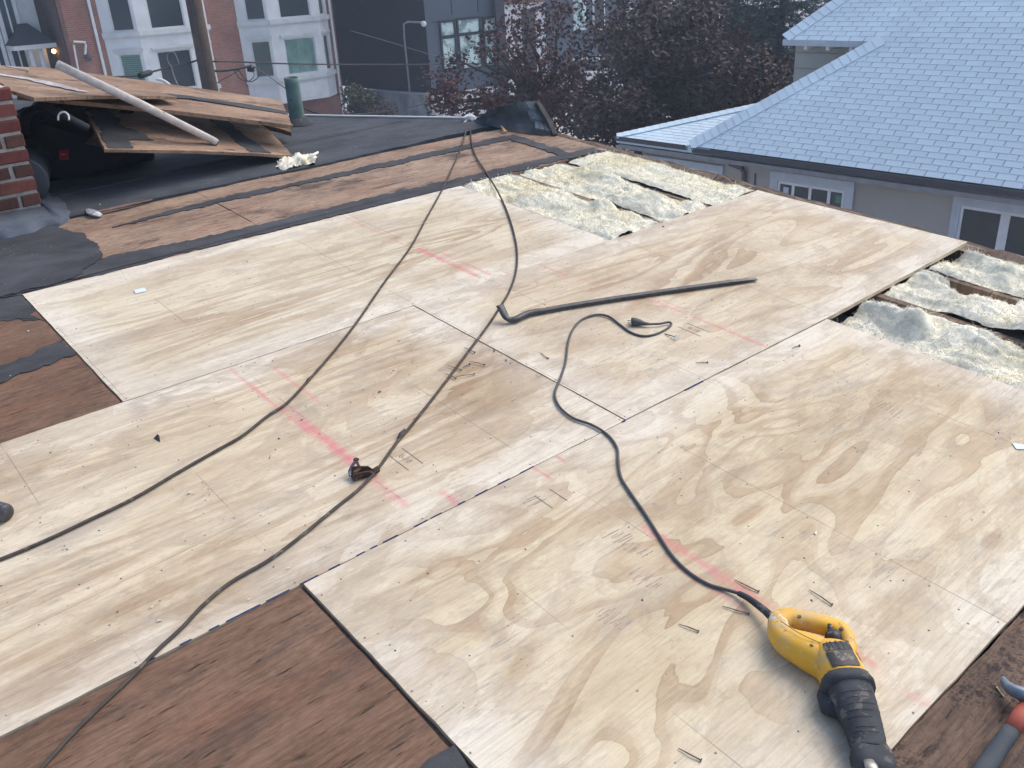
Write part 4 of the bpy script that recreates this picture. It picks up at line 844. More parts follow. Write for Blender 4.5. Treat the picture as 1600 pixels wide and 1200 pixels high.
# ================================================================ SLATE HUMP at the far corner of the roof
hp = thing('roof_hump', 'slate and black felt hump rising at the far corner of the roof', 'roof', deck(810, 200), kind=None)
fr = [(738, 191, .004), (768, 197.5, .006), (796, 203, .008), (822, 207, .008), (846, 209.5, .008), (868, 211, .0)]
md = [(742, 187, .02), (768, 185, .055), (796, 183, .075), (822, 185.5, .075), (842, 187.5, .075), (860, 191, .05)]
bk = [(746, 184, .04), (766, 172, .12), (790, 165.5, .16), (812, 163.5, .17), (826, 161.5, .175), (838, 162, .17)]
A1 = smooth_path([deck(*p) for p in fr], 5); A2 = smooth_path([deck(*p) for p in md], 5); A3 = smooth_path([deck(*p) for p in bk], 5)
A4 = [p + Vector((.05, .30, -.22)) for p in A3]
r = random.Random(9); rings = [[p + Vector((0, 0, r.uniform(-.004, .004))) for p in A] for A in (A1, [a.lerp(b, .5) for a, b in zip(A1, A2)], A2, [a.lerp(b, .5) for a, b in zip(A2, A3)], A3, A4)]
part('felt_cover', MB().loft(rings, False, False), plain('weathered_felt', (.098, .107, .115), 1.0, .03, .4, 7, bump=.5, spot=((.14, .15, .16), 12, .58)), hp, True)
SLT = plain('blue_grey_slate', (.15, .172, .185), 1.0, .03, .35, 9, spot=((.11, .12, .128), 14, .56))
def HP(s, q): 
    i = min(24, int(s * 25)); f = s * 25 - i; L = lambda A: A[i].lerp(A[min(i + 1, 25)], f)
    return L(A1).lerp(L(A2), q * 2) if q < .5 else L(A2).lerp(L(A3), q * 2 - 1)
up_ = Vector((0, 0, 1))
for (s0, s1, q0, q1) in ((.72, .84, .06, .36), (.85, .985, .04, .34), (.66, .80, .40, .72), (.81, .98, .37, .70), (.55, .70, .74, .99), (.71, .86, .73, .99), (.87, .98, .73, .99)):
    q = [HP(s0, q0), HP(s1, q0 - .02), HP(s1, q1), HP(s0, q1)]
    part('slate', MB().hexa([p + up_ * .006 for p in q] + [q[0] + up_ * .026, q[1] + up_ * .026, q[2] + up_ * .018, q[3] + up_ * .018]), SLT, hp)
part('rake_board', MB().sweep([deck(867, 212, .0), deck(857, 190, .075), deck(839, 161, .18)], [.022, .022, .022], [.022, .022, .022], 4, sq=.6), plain('weathered_trim', (.085, .08, .08), .9, .15, .35, 14), hp, label='weathered trim board along the right side')
# ================================================================ GREY SHINGLED HOUSE on the right
M['shingle'] = plain('blue_grey_shingle', (.62, .745, .82), .85, .2, .10, 1.3, bump=.25); _g = [n for n in M['shingle'].node_tree.nodes if n.type == 'MIX'][0]; _t = M['shingle'].node_tree
_oi = _t.nodes.new('ShaderNodeObjectInfo'); _ge = _t.nodes.new('ShaderNodeNewGeometry'); _ad = _t.nodes.new('ShaderNodeMath'); _ad.operation = 'ADD'; _fr = _t.nodes.new('ShaderNodeMath'); _fr.operation = 'FRACT'
_t.links.new(_oi.outputs['Random'], _ad.inputs[0]); _t.links.new(_ge.outputs['Random Per Island'], _ad.inputs[1]); _t.links.new(_ad.outputs[0], _fr.inputs[0])
_mr = _t.nodes.new('ShaderNodeMapRange'); _mr.inputs[3].default_value = .945; _mr.inputs[4].default_value = 1.03; _t.links.new(_fr.outputs[0], _mr.inputs[0])
_m2 = _t.nodes.new('ShaderNodeMix'); _m2.data_type = 'RGBA'; _m2.blend_type = 'MULTIPLY'; _m2.inputs[0].default_value = 1; _t.links.new(_g.outputs[2], _m2.inputs[6]); _t.links.new(_mr.outputs[0], _m2.inputs[7]); _t.links.new(_m2.outputs[2], _t.nodes['Principled BSDF'].inputs['Base Color'])
M['underlay_shade'] = plain('shaded_underlay', (.20, .25, .31), .9, .2)  # colour darkened to paint shadow into the slots between shingles
M['stucco'] = plain('cream_stucco', (.40, .385, .355), .95, .15, .10, 1.2)
M['trim'] = plain('pale_blue_trim', (.50, .55, .60), .6, .3, .12, 5)
M['gutter'] = plain('dark_gutter', (.065, .07, .08), .5, .4, .2, 4)
M['pane'] = glass('dark_glass')
EX, EZ = 11.97, -1.923
gh = thing('shingled_house', 'cream house with a blue grey shingle roof below the right roof edge', 'house', (16, 0, -5.3), 'world')
def roofpt(a, s, pitch, y0=9.43, lift=0.0):           # a along the eave to the right, s up the slope
    c, q = math.cos(pitch), math.sin(pitch); return Vector((EX + s * c - lift * q, y0 - a, EZ + s * q + lift * c))
P39, P15 = math.radians(39), math.radians(15)
n39 = Vector((-math.sin(P39), 0, math.cos(P39))); o39 = Vector((EX, 9.43, EZ))
def inpl(x, y):
    p = onplane(x, y, n39, o39); return (9.43 - p.y, (p - o39).dot(Vector((math.cos(P39), 0, math.sin(P39)))))
hipa, hips = inpl(1379, 62); ula, uls = inpl(1224, 60.5); ura, urs = inpl(1312, 0)
ES, TS = (hips + uls) / 2, 6.2
def left39(s):
    if s < ES: return hipa * s / ES
    return ula + (ura - ula) * (s - ES) / (urs - ES)
poly = [(0, 0), (26, 0), (26, TS), (left39(TS), TS), (ula, ES), (hipa, ES)]
mb = MB(); k = len(poly)
mb.add([roofpt(a, s, P39, lift=-.14) for a, s in poly] + [roofpt(a, s, P39, lift=-.002) for a, s in poly], [tuple(range(k - 1, -1, -1)), tuple(range(k, 2 * k))] + [(i, (i + 1) % k, k + (i + 1) % k, k + i) for i in range(k)])
roof = part('roof', mb, M['underlay_shade'], gh)
TAB, EXPO = .2935, .1215
shapes = {}; cand = []
def tab_me(wd):
    key = round(wd, 2)
    if key not in shapes:
        me = bpy.data.meshes.new('shingle'); w2 = key / 2 - .0048
        # local: x to the right along the eave, y up the slope, z out of the roof; butt edge proud
        mb = MB().hexa([(-w2, -.004, 0), (w2, -.004, 0), (w2, EXPO + .01, 0), (-w2, EXPO + .01, 0), (-w2, -.004, .0075), (w2, -.004, .0075), (w2, EXPO + .01, .0022), (-w2, EXPO + .01, .0022)])
        me.from_pydata(mb.v, [], mb.f); me.materials.append(M['shingle']); shapes[key] = me
    return shapes[key]
def rows(pitch, left, right, nrow, y0=9.43, lift=0):
    c, q = math.cos(pitch), math.sin(pitch); R_ = Matrix(((0, c, -q), (-1, 0, 0), (0, q, c)))
    for i in range(nrow):
        s = i * EXPO; a = left(s + EXPO * .5) + .10; r0 = right(s); x = math.floor(a / TAB) * TAB + (i % 2) * TAB / 2 - TAB
        while x < r0:
            b, e = max(x, a), min(x + TAB, r0 + .2); x += TAB
            if e - b < .05: continue
            p = roofpt((b + e) / 2, s, pitch, y0, lift); px_ = pxof(p)
            cand.append(((p - CAM).length if -10 < px_[0] < 1612 and -8 < px_[1] < 330 else 99 + p.length, p, R_, e - b))
rows(P39, left39, lambda s: 13.0, int(TS / EXPO))
l0a, _ = 9.43 - 11.38, 0
def left15(s): return l0a + 2.24 / 2.09 * s
rows(P15, left15, lambda s: min(1.15 * s * math.cos(P15), 1.6) + .12 if s < 3 else left15(s) - 1, 16, lift=-.01)
cand.sort(key=lambda t_: t_[0]); big = MB()
for i, (d_, p, R_, wd) in enumerate(cand):
    if i < 299 and d_ < 90:
        o = bpy.data.objects.new('shingle', tab_me(wd)); C.objects.link(o); o.parent = roof
        o.matrix_local = Matrix.Translation(p - BASE[gh.name]) @ R_.to_4x4()
    else:
        me = tab_me(wd); big.add([p + R_ @ v.co for v in me.vertices], [tuple(f.vertices) for f in me.polygons])
part('shingles', big, M['shingle'], roof, kind='stuff')
def caps(pa, pb, nrm, w_=.145, nm='hip_cap'):
    d = pb - pa; n_ = int(d.length / .15); t_ = d.normalized(); sd_ = t_.cross(nrm).normalized(); mb = MB()
    for i in range(n_):
        a = pa + d * (i / n_); b = pa + d * ((i + 1.06) / n_)
        mb.hexa([a - sd_ * w_, a + sd_ * w_, b + sd_ * w_, b - sd_ * w_] + [a - sd_ * w_ + nrm * .022, a + sd_ * w_ + nrm * .022, b + sd_ * w_ + nrm * .014, b - sd_ * w_ + nrm * .014])
    part(nm, mb, M['shingle'], roof)
caps(roofpt(.05, 0, P39), roofpt(hipa, ES, P39), n39); caps(roofpt(ula + .05, ES, P39), roofpt(left39(TS), TS, P39), n39)
n15 = Vector((-math.sin(P15), 0, math.cos(P15)))
poly = [(l0a, 0), (.5, 0), (3.2, 3.0), (left15(3.0), 3.0)]; k = 4
part('roof', MB().add([roofpt(a, s, P15, lift=-.15) for a, s in poly] + [roofpt(a, s, P15, lift=-.012) for a, s in poly], [tuple(range(k - 1, -1, -1)), tuple(range(k, 2 * k))] + [(i, (i + 1) % k, k + (i + 1) % k, k + i) for i in range(k)]), M['shingle'], gh, label='lower pitched roof at the left end')
caps(roofpt(l0a + .04, 0, P15), roofpt(left15(2.2), 2.2, P15), n15, .12)
# fill between the two roof pitches, eaves, gutters
part('wall', MB().hexa([roofpt(.02, 0, P15, lift=-.1), roofpt(hipa, ES, P15, lift=-.1), roofpt(hipa + .2, ES, P15, lift=-.1), roofpt(.2, 0, P15, lift=-.1), roofpt(.0, .02, P39, lift=-.01), roofpt(hipa, ES, P39, lift=-.01), roofpt(hipa + .2, ES, P39, lift=-.01), roofpt(.2, .02, P39, lift=-.01)]), M['stucco'], gh)
def gutter(y0_, y1_, x, z):
    prof = [(-.02, -.115), (-.085, -.105), (-.105, -.03), (-.112, -.005), (-.098, -.005), (-.088, -.09), (-.02, -.10)]
    part('gutter', MB().loft([[(x + a, y0_, z + b) for a, b in prof], [(x + a, y1_, z + b) for a, b in prof]]), M['gutter'], gh)
gutter(9.30, -16, EX + .03, EZ - .01); gutter(11.36, 9.47, EX + .05, EZ + .02)
part('soffit', MB().box((EX - .01, -16, EZ - .24), (EX + .42, 11.3, EZ - .16)), plain('grey_soffit', (.28, .28, .29), .9, .2), gh)
WX = EX + .40
part('wall', MB().box((WX, -16, -5.35), (WX + 8, 10.98, EZ - .245)), M['stucco'], gh)
UX = EX + ES * math.cos(P39); UZ = EZ + ES * math.sin(P39); uy0, uy1 = 9.43 - hipa - .6, 9.43 - ula
part('upper_fascia', MB().box((UX - .03, 9.43 - hipa, UZ - .13), (UX + .02, uy1 + .0, UZ - .02)), M['trim'], gh)
wl = onax(1244, 66, 0, UX + .38); part('upper_wall', MB().box((UX + .38, wl.y - 6, EZ - .6), (UX + 6, wl.y, UZ - .02)), M['stucco'], gh)
mb = MB()
for i in range(6):
    z = UZ - .30 - i * .30; mb.box((UX + .366, wl.y - 4, z), (UX + .379, wl.y - .002, z + .012))
part('siding_joints', mb, plain('stucco_joint', (.30, .28, .25), .9, .1), gh, kind='stuff')
for x in (1268, 1302.5, 1339):
    q = onax(x, 64, 0, UX + .2); part('rafter_tail', MB().box((UX + .01, q.y - .035, UZ - .20), (UX + .38, q.y + .035, UZ - .06)), M['white'], gh)
# windows on the eave wall
M['greenpane'] = glass('green_reflecting_glass', (.05, .16, .12)); M['bluepane'] = glass('slate_glass', (.035, .045, .052))
def hwin(label, x0, x1, ytop, height, trimw, cols, mats, sill=True, ref=None):
    a = onax(x0, ytop[0], 0, WX); b = onax(x1, ytop[1], 0, WX); ya, yb, zt = a.y, b.y, (a.z + b.z) / 2; zb = zt - height
    fr_ = MB(); X0, X1 = WX - .045, WX + .03
    fr_.box((X0, yb, zt - trimw), (X1, ya, zt)); fr_.box((X0, yb, zb), (X1, ya, zb + trimw))
    fr_.box((X0, ya - trimw, zb + trimw), (X1, ya, zt - trimw)); fr_.box((X0, yb, zb + trimw), (X1, yb + trimw, zt - trimw))
    wn = part('window', fr_, M['trim'], gh, label=label)
    iy0, iy1, iz0, iz1 = ya - trimw - .002, yb + trimw + .002, zb + trimw + .002, zt - trimw - .002
    t2 = MB(); w2 = .045
    t2.box((WX - .03, iy1, iz1 - w2), (WX + .02, iy0, iz1)); t2.box((WX - .03, iy1, iz0), (WX + .02, iy0, iz0 + w2))
    edges = [0] + cols + [1]
    for i, f in enumerate(edges):
        yc = iy0 + (iy1 - iy0) * f; hw = (.07 if len(cols) == 1 else .028) if 0 < i < len(edges) - 1 else w2 / 2
        yc = min(max(yc, iy1 + hw), iy0 - hw); t2.box((WX - .031, yc - hw, iz0 + w2), (WX + .02, yc + hw, iz1 - w2))
    part('sash', t2, M['white'], wn)
    for i in range(len(edges) - 1):
        p0 = iy0 + (iy1 - iy0) * edges[i]; p1 = iy0 + (iy1 - iy0) * edges[i + 1]
        part('pane', MB().box((WX - .012, p1 + .02, iz0 + .03), (WX - .004, p0 - .02, iz1 - .03)), mats[i % len(mats)], wn)
    return (iy0, iy1, iz0, iz1)
hwin('wide window with pale trim, mostly hidden below the roof edge', 1008, 1132, (243, 257), .95, .13, [.72], [M['bluepane'], M['greenpane']])
r_ = hwin('three light window with small panes', 1206, 1337.5, (266, 284), .72, .17, [.24, .5, .78], [M['bluepane'], M['pane'], M['pane'], M['bluepane']])
wn = [o for o in bpy.data.objects if o.name.startswith('window')][-1]
for f0, m_ in ((.07, M['trim']), (.86, M['greenpane'])):
    ya = r_[0] + (r_[1] - r_[0]) * f0; part('sticker', MB().box((WX - .016, ya - .13, r_[2] + .14), (WX - .013, ya - .02, r_[3] - .10)), m_, wn)
hwin('tall white double window', 1492.5, 1668, (306, 330), 1.35, .13, [.5], [M['pane']])
dpp = [onax(1139, 246, 0, WX - .12), onax(1141, 256, 0, WX - .11), onax(1158, 262, 0, WX - .07), onax(1163, 270, 0, WX - .06)]
dpp.append(dpp[-1] + Vector((0, 0, -2.6)))
part('downpipe', MB().sweep(dpp, .045, .035, 8, up=(-1, 0, 0), sq=.6), plain('brown_downpipe', (.10, .085, .085), .5, .4, .2), gh)
q = onax(1181, 272, 0, WX); part('conduit', MB().sweep([q + Vector((-.02, 0, .02)), q + Vector((-.02, 0, -1.4))], .014, n=6, up=(0, 1, 0)), M['gutter'], gh)
# ================================================================ BRICK HOUSE with bay windows
YF = 37.5
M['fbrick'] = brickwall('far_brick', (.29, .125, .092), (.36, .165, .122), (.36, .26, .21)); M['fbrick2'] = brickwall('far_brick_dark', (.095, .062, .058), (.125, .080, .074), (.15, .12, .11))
M['stone'] = plain('pale_stone', (.70, .72, .72), .8, .2, .14, 1.2); M['stone2'] = plain('pale_stone_moulding', (.62, .64, .635), .8, .2, .15, 2)
M['curtain'] = plain('aqua_curtain', (.80, .95, .90), .9, .1, .25, 3); M['blind'] = plain('aqua_blind', (.40, .60, .58), .8, .2, .1, 3); M['clear'] = clear_glass('window_glass')
M['roomdark'] = plain('dark_room', (.02, .022, .025), .9, .1)
bh = thing('brick_house', 'red brick row house with two pale stone bay windows behind the board stack', 'house', (14, 41, -5.3), 'world')
fx = lambda x, y=60, d=0: onax(x, y, 1, YF + d)
xl, xr = fx(110, 70).x, fx(537, 150).x
mb = MB().box((xl, YF, -5.4), (xr, YF + 9, 5.0)); part('wall', mb, M['fbrick'], bh)
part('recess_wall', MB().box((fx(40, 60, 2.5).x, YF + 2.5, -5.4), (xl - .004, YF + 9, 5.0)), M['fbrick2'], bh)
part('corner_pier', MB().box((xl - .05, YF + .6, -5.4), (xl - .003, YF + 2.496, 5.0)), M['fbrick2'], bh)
zz = lambda x, y: onax(x, y, 1, YF - .75).z
Z = dict(uc1=zz(422, 31), uc0=zz(422, 41), lh1=zz(436, 55), lh0=zz(437, 61.5), lb=zz(446, 118.5), s1=zz(447, 120.5), s0=zz(447, 127), ap=zz(450, 161), ub=zz(433, 29.5))
def bay(pA, pB, pC, pD, lab, low, left_):
    A, B_, C_, D_ = fx(*pA), fx(*pB, d=-.75), fx(*pC, d=-.75), fx(*pD); S = []
    A.y = D_.y = YF - .002
    body = MB()
    pl = [(A.x, A.y + .0), (B_.x, B_.y), (C_.x, C_.y), (D_.x, D_.y)]
    body.prism([(pl[0][0] + .3, YF - .004), (pl[1][0] + .12, pl[1][1] + .14), (pl[2][0] - .12, pl[2][1] + .14), (pl[3][0] - .1, YF - .004)], Z['ap'] + .02, 4.9)
    b = part('bay_window', body, M['roomdark'], bh, label=lab)
    st, md_ = MB(), MB(); wins = []
    segs = [(pl[0], pl[1], .30, .93), (pl[1], pl[2], .235, .86), (pl[2], pl[3], .25, .78)]
    for si, (P_, Q_, f0, f1) in enumerate(segs):
        P_, Q_ = Vector((*P_, 0)), Vector((*Q_, 0)); d = Q_ - P_; L = d.length; t_ = d / L; n_ = Vector((t_.y, -t_.x, 0)); n_ = n_ if n_.y < 0 or (abs(n_.y) < .2) else -n_
        def bx(m, s0, s1, z0, z1, d0, d1):
            q = [P_ + t_ * s0 + n_ * d0, P_ + t_ * s1 + n_ * d0, P_ + t_ * s1 + n_ * d1, P_ + t_ * s0 + n_ * d1]
            return m.hexa([v + Vector((0, 0, z0)) for v in q] + [v + Vector((0, 0, z1)) for v in q])
        a0, a1 = L * f0, L * f1
        bx(st, 0, a0, Z['ap'], 4.9, -.10, .0); bx(st, a1, L, Z['ap'], 4.9, -.10, .0)
        bx(st, a0, a1, Z['ap'], Z['s0'], -.10, -.001); bx(st, a0, a1, Z['lh0'], Z['ub'], -.10, -.001); bx(st, a0, a1, Z['s0'], Z['lb'], -.10, -.001)
        bx(st, a0, a1, Z['ub'] + 1.75, 4.9, -.10, -.001)
        for (z0, z1, pr, e) in ((Z['s0'], Z['s1'], .10, .0), (Z['uc0'], Z['uc0'] + .07, .05, 0), (Z['uc0'] + .07, Z['uc1'], .11, 0)): bx(md_, -.02, L + .02, z0, z1, -.005, pr)
        bx(md_, a0 - .16, a1 + .16, Z['lh0'] + .08, Z['lh1'], -.004, .08); bx(md_, a0 - .11, a1 + .11, Z['lh0'] + .002, Z['lh0'] + .08, -.004, .045)
        if L > .8:
            bx(md_, a0 * .55, a0 * .55 + .05, Z['ap'] + .12, Z['s0'] - .12, -.004, .02); bx(md_, a0, a1, Z['ap'] + .1, Z['ap'] + .14, -.004, .02); bx(md_, a0, a1, Z['s0'] - .14, Z['s0'] - .10, -.004, .02)
        for lev, (z0, z1) in enumerate(((Z['lb'], Z['lh0']), (Z['ub'], Z['ub'] + 1.75))):
            kind = ([left_, low, 'dark'] if lev == 0 else ['dark'] * 3)[si]
            fr_ = MB(); w_ = .055
            bx(fr_, a0 + .002, a0 + w_, z0 + .002, z1 - .002, -.095, -.03); bx(fr_, a1 - w_, a1 - .002, z0 + .002, z1 - .002, -.095, -.03); bx(fr_, a0 + w_, a1 - w_, z0 + .002, z0 + w_, -.095, -.03); bx(fr_, a0 + w_, a1 - w_, z1 - w_, z1 - .002, -.095, -.03)
            part('window_frame', fr_, M['stone2'], b)
            part('pane', bx(MB(), a0 + w_, a1 - w_, z0 + w_, z1 - w_, -.075, -.068), M['pane'] if kind == 'dark' else M['clear'], b)
            if kind == 'curtain':
                mb = MB(); N_ = 60; rr = random.Random(2); r0, r1 = [], []
                for i in range(N_ + 1):
                    s = a0 + w_ + (a1 - a0 - 2 * w_) * i / N_; gap = .02 if 22 <= i <= 24 else 0
                    o_ = -.088 + .012 * math.sin(i * 1.5 + rr.random()) - gap
                    r0.append(P_ + t_ * s + n_ * o_ + Vector((0, 0, z0 + w_))); r1.append(P_ + t_ * s + n_ * o_ + Vector((0, 0, z1 - w_)))
                part('curtain', MB().loft([r0, r1], False, False), M['curtain'], b)
            if kind == 'blind':
                mb = MB(); k = 0; z = z1 - w_
                while z > z0 + w_ + .05: bx(mb, a0 + w_, a1 - w_, z - .075, z - .012, -.095, -.084 + .004 * (k % 2)); z -= .08; k += 1
                part('blind', mb, M['blind'], b)
            if kind == 'grey': part('blind', bx(MB(), a0 + w_, a1 - w_, z0 + w_, z1 - w_, -.09, -.082), plain('grey_shade', (.12, .17, .18), .8, .2), b)
    part('stone', st, M['stone'], b); part('moulding', md_, M['stone2'], b, kind='stuff')
bay((160, 50), (216, 50), (304, 48), (326, 48), 'left stone bay window with a slatted blind', 'dark', 'blind')
bay((371, 35), (420, 35), (498, 32), (512, 32), 'right stone bay window with an aqua curtain', 'curtain', 'grey')
def spout(p0, p1, lab):
    a, b = onax(*p0, 1, YF - .06), onax(*p1, 1, YF - .06); b = Vector((a.x + (b.x - a.x) * .0, YF - .06, -5.3)); a.z = 4.9
    part('downspout', MB().sweep([a, b], .055, .045, 8, up=(0, -1, 0), sq=.6), M['white'], bh, label=lab)
spout((151, 57), (165, 115), 'white downspout left of the bays'); spout((526, 95), (537, 180), 'white downspout at the right corner')
# the pale neighbour, the entrance porch and its lit lamp
pp = thing('entrance_porch', 'small porch with a dark hipped roof, white column and lit lamp', 'porch', (fx(55, 90).x, YF + .5, -5.3), 'world')
PY = YF + .9; e0, e1, rk = onax(20, 74, 1, PY), onax(88, 65, 1, PY), onax(62, 35, 1, PY + 1.0)
ez = (e0.z + e1.z) / 2; x0, x1 = e0.x, e1.x; rz = rk.z; rx0, rx1 = x0 + (x1 - x0) * .42, x0 + (x1 - x0) * .62
v = [(x0, PY, ez), (x1, PY, ez), (x1, YF + 2.45, ez), (x0, YF + 2.45, ez), (rx0, PY + 1.1, rz), (rx1, PY + 1.1, rz), (rx1, YF + 2.4, rz), (rx0, YF + 2.4, rz)]
part('roof', MB().hexa(v), plain('charcoal_shingle', (.045, .050, .058), .9, .2, .2, 3), pp)
part('fascia', MB().box((x0 + .02, PY + .01, ez - .17), (x1 - .02, YF + 2.4, ez - .003)), M['stone2'], pp)
for x in (x0 + .62, x0 + .98): part('column', MB().sweep([(x, PY + .2, -5.3), (x, PY + .2, ez - .172)], .085, n=10, up=(0, 1, 0)), M['stone'], pp, True)
part('door_surround', MB().box((x0 + 1.1, YF + 2.38, -5.3), (x1 - .3, YF + 2.49, ez - .2)), plain('tan_recess', (.12, .11, .09), .9, .2), pp)
part('door', MB().box((x1 - .28, YF + 2.30, -5.3), (x1 + .10, YF + 2.48, ez - .2)), plain('dark_door', (.035, .028, .028), .7, .3), pp)
lq = onax(84, 80, 1, YF + 1.9); ll = thing('wall_lamp', 'small lit lamp glowing warm yellow under the dark porch roof', 'lamp', lq, 'world')
gm = G('lamp_glow'); gm.put(gm.b.inputs['Emission Color'], (1.0, .55, .16, 1)); gm.b.inputs['Emission Strength'].default_value = 9
sp = lambda c_, r_, n_=10: MB().loft([[c_ + Vector((r_ * math.cos(ph) * math.cos(2 * PI * j / n_), r_ * math.cos(ph) * math.sin(2 * PI * j / n_), r_ * math.sin(ph))) for j in range(n_)] for ph in [-1.5 + i * .5 for i in range(7)]])
part('bulb', sp(lq, .085), gm.m, ll, True); part('bracket', MB().box((lq.x - .10, lq.y - .05, lq.z + .10), (lq.x + .10, lq.y + .40, lq.z + .15)), M['gutter'], ll); part('back_plate', MB().box((lq.x - .06, lq.y + .40, lq.z - .25), (lq.x + .06, lq.y + .48, lq.z + .16)), M['gutter'], ll)
pn = thing('stone_house', 'pale grey house with tall dark windows in the top left corner', 'house', (fx(20, 20, 2).x, YF + 4, -5.3), 'world')
sx0, sx1 = fx(-70, 20, 2.2).x, fx(57, 20, 2.2).x
part('wall', MB().box((sx0, YF + 2.2, -5.35), (sx1, YF + 2.49, 5)), M['stone2'], pn)
for i, (a, b) in enumerate(((-30, -12), (4, 24))):
    w0, w1 = fx(a, 30, 2.1).x, fx(b, 30, 2.1).x
    wn = part('window', MB().box((w0 - .15, YF + 2.08, -1.9), (w1 + .15, YF + 2.198, 2.6)), M['stone'], pn); part('pane', MB().box((w0, YF + 2.03, -1.8), (w1, YF + 2.078, 2.5)), M['pane'], wn)
    part('mullion', MB().box(((w0 + w1) / 2 - .03, YF + 2.0, -1.8), ((w0 + w1) / 2 + .03, YF + 2.029, 2.5)), M['stone2'], wn)
mb = MB().sweep([onax(115, 65, 1, YF - .1), onax(133, 66, 1, YF - .1), onax(134, 72, 1, YF - .12), onax(133, 85, 1, YF - .12)], .045, n=7, up=(0, -1, 0)); part('vent_pipe', mb, M['white'], bh)
part('meter_box', sp(onax(138, 90, 1, YF - .15), .14), M['gutter'], bh, True)
part('conduit', MB().sweep([onax(115, 70, 1, YF - .08), onax(122, 108, 1, YF - .08)], .035, n=6, up=(0, -1, 0)), M['white'], bh)
# ================================================================ DARK BUILDING
YD = 34.5; kx = onax(668, 75, 1, YD).x; db = thing('dark_building', 'slate blue and black building with aqua windows behind the red tree', 'building', (kx + 8, YD + 6, -5.3), 'world')
M['slate'] = plain('slate_blue_panel', (.085, .11, .14), .8, .25, .12, .5); M['blackw'] = plain('black_painted_wall', (.016, .019, .025), .9, .15, .2, .5); M['plinth'] = plain('whitewashed_plinth', (.60, .60, .62), .9, .15, .25, 1.5)
base_z = onax(668, 150, 1, YD).z
part('front_wall', MB().box((kx + .012, YD, base_z), (kx + 9.5, YD + .4, 6)), M['slate'], db)
part('side_wall', MB().box((kx, YD + .01, base_z), (kx + .4, YD + 40, 6)), M['blackw'], db)
part('plinth', MB().box((kx - .06, YD - .25, -5.35), (kx + 9.5, YD + .3, base_z - .004)), M['plinth'], db)
part('corner_board', MB().box((kx + .014, YD - .02, base_z), (kx + .35, YD - .002, 6)), M['slate'], db)
mb = MB()
for x in (706, 747): 
    q = onax(x, 20, 1, YD).x; mb.box((q - .02, YD - .012, zz(700, 20)), (q + .02, YD - .003, 6))
zq = onax(700, 33, 1, YD).z; mb.box((kx + .35, YD - .012, zq), (kx + 5, YD - .003, zq + .03)); part('panel_joints', mb, M['blackw'], db, kind='stuff')
def aqua():
    g = G('aqua_window', .25, .5); s = g.noise(g.ob(), 2.2, 3, .6); c = g.mix(g.step(s, .42, .60), (.55, .70, .66), (.16, .27, .28)); g.col(c); return g.m  # sky reflection painted into the pane colour, pale aqua with darker patches
M['aqua'] = aqua()
for (xa, xb, ys) in ((688, 707.5, (36, 56, 61.5, 108)), (715, 747, (32, 52, 57, 108)), (755, 773, (29.5, 49, 54, 103))):
    a, b = onax(xa, ys[0], 1, YD), onax(xb, ys[0], 1, YD); zs = [onax(xa, y, 1, YD).z for y in ys]
    fr_ = MB(); w_ = .10; fr_.box((a.x - w_, YD - .07, zs[0]), (b.x + w_, YD - .001, zs[0] + w_)); fr_.box((a.x - w_, YD - .07, zs[3] - w_), (b.x + w_, YD - .001, zs[3])); fr_.box((a.x - w_, YD - .07, zs[3]), (a.x, YD - .001, zs[0])); fr_.box((b.x, YD - .07, zs[3]), (b.x + w_, YD - .001, zs[0])); fr_.box((a.x, YD - .07, zs[2]), (b.x, YD - .001, zs[1]))
    wn = part('window', fr_, plain('black_window_frame', (.02, .024, .03), .6, .3), db)
    part('pane', MB().box((a.x, YD - .03, zs[1]), (b.x, YD - .004, zs[0])), M['aqua'], wn); part('pane', MB().box((a.x, YD - .03, zs[3]), (b.x, YD - .004, zs[2])), M['aqua'], wn)
cd_ = [onax(x, y, 0, kx - .07) for x, y in ((664, 35), (650, 34.5), (637, 34), (631, 38), (632, 60), (636, 100), (640, 140), (637, 150))]
cd_ = [Vector((kx - .07, p.y, p.z)) for p in cd_]; part('conduit', MB().sweep(cd_, .045, n=7, up=(-1, 0, 0)), plain('grey_conduit', (.36, .38, .40), .6, .3), db, True)
part('lamp_head', sp(cd_[0] + Vector((-.08, 0, -.05)), .13), M['white'], db, True)
rw = thing('retaining_wall', 'pale rough concrete wall at the foot of the black side wall', 'wall', (kx - .3, YD + 8, -5.3), 'world')
ta, tb_ = onax(667, 148.5, 0, kx - .35), onax(556, 141, 0, kx - .35)
part('wall', MB().hexa([(kx - .35, ta.y - .3, -5.3), (kx - .07, ta.y - .3, -5.3), (kx - .07, tb_.y, -5.3), (kx - .35, tb_.y, -5.3), (kx - .35, ta.y - .3, ta.z), (kx - .07, ta.y - .3, ta.z), (kx - .07, tb_.y, tb_.z), (kx - .35, tb_.y, tb_.z)]), plain('rough_concrete', (.33, .34, .34), .95, .15, .45, 1.4, bump=.5), rw)
part('coping', MB().sweep([ta + Vector((.14, -.3, .03)), tb_ + Vector((.14, 0, .03))], .20, .035, 4, sq=.6), plain('coping_stone', (.40, .41, .41), .9, .2), rw)
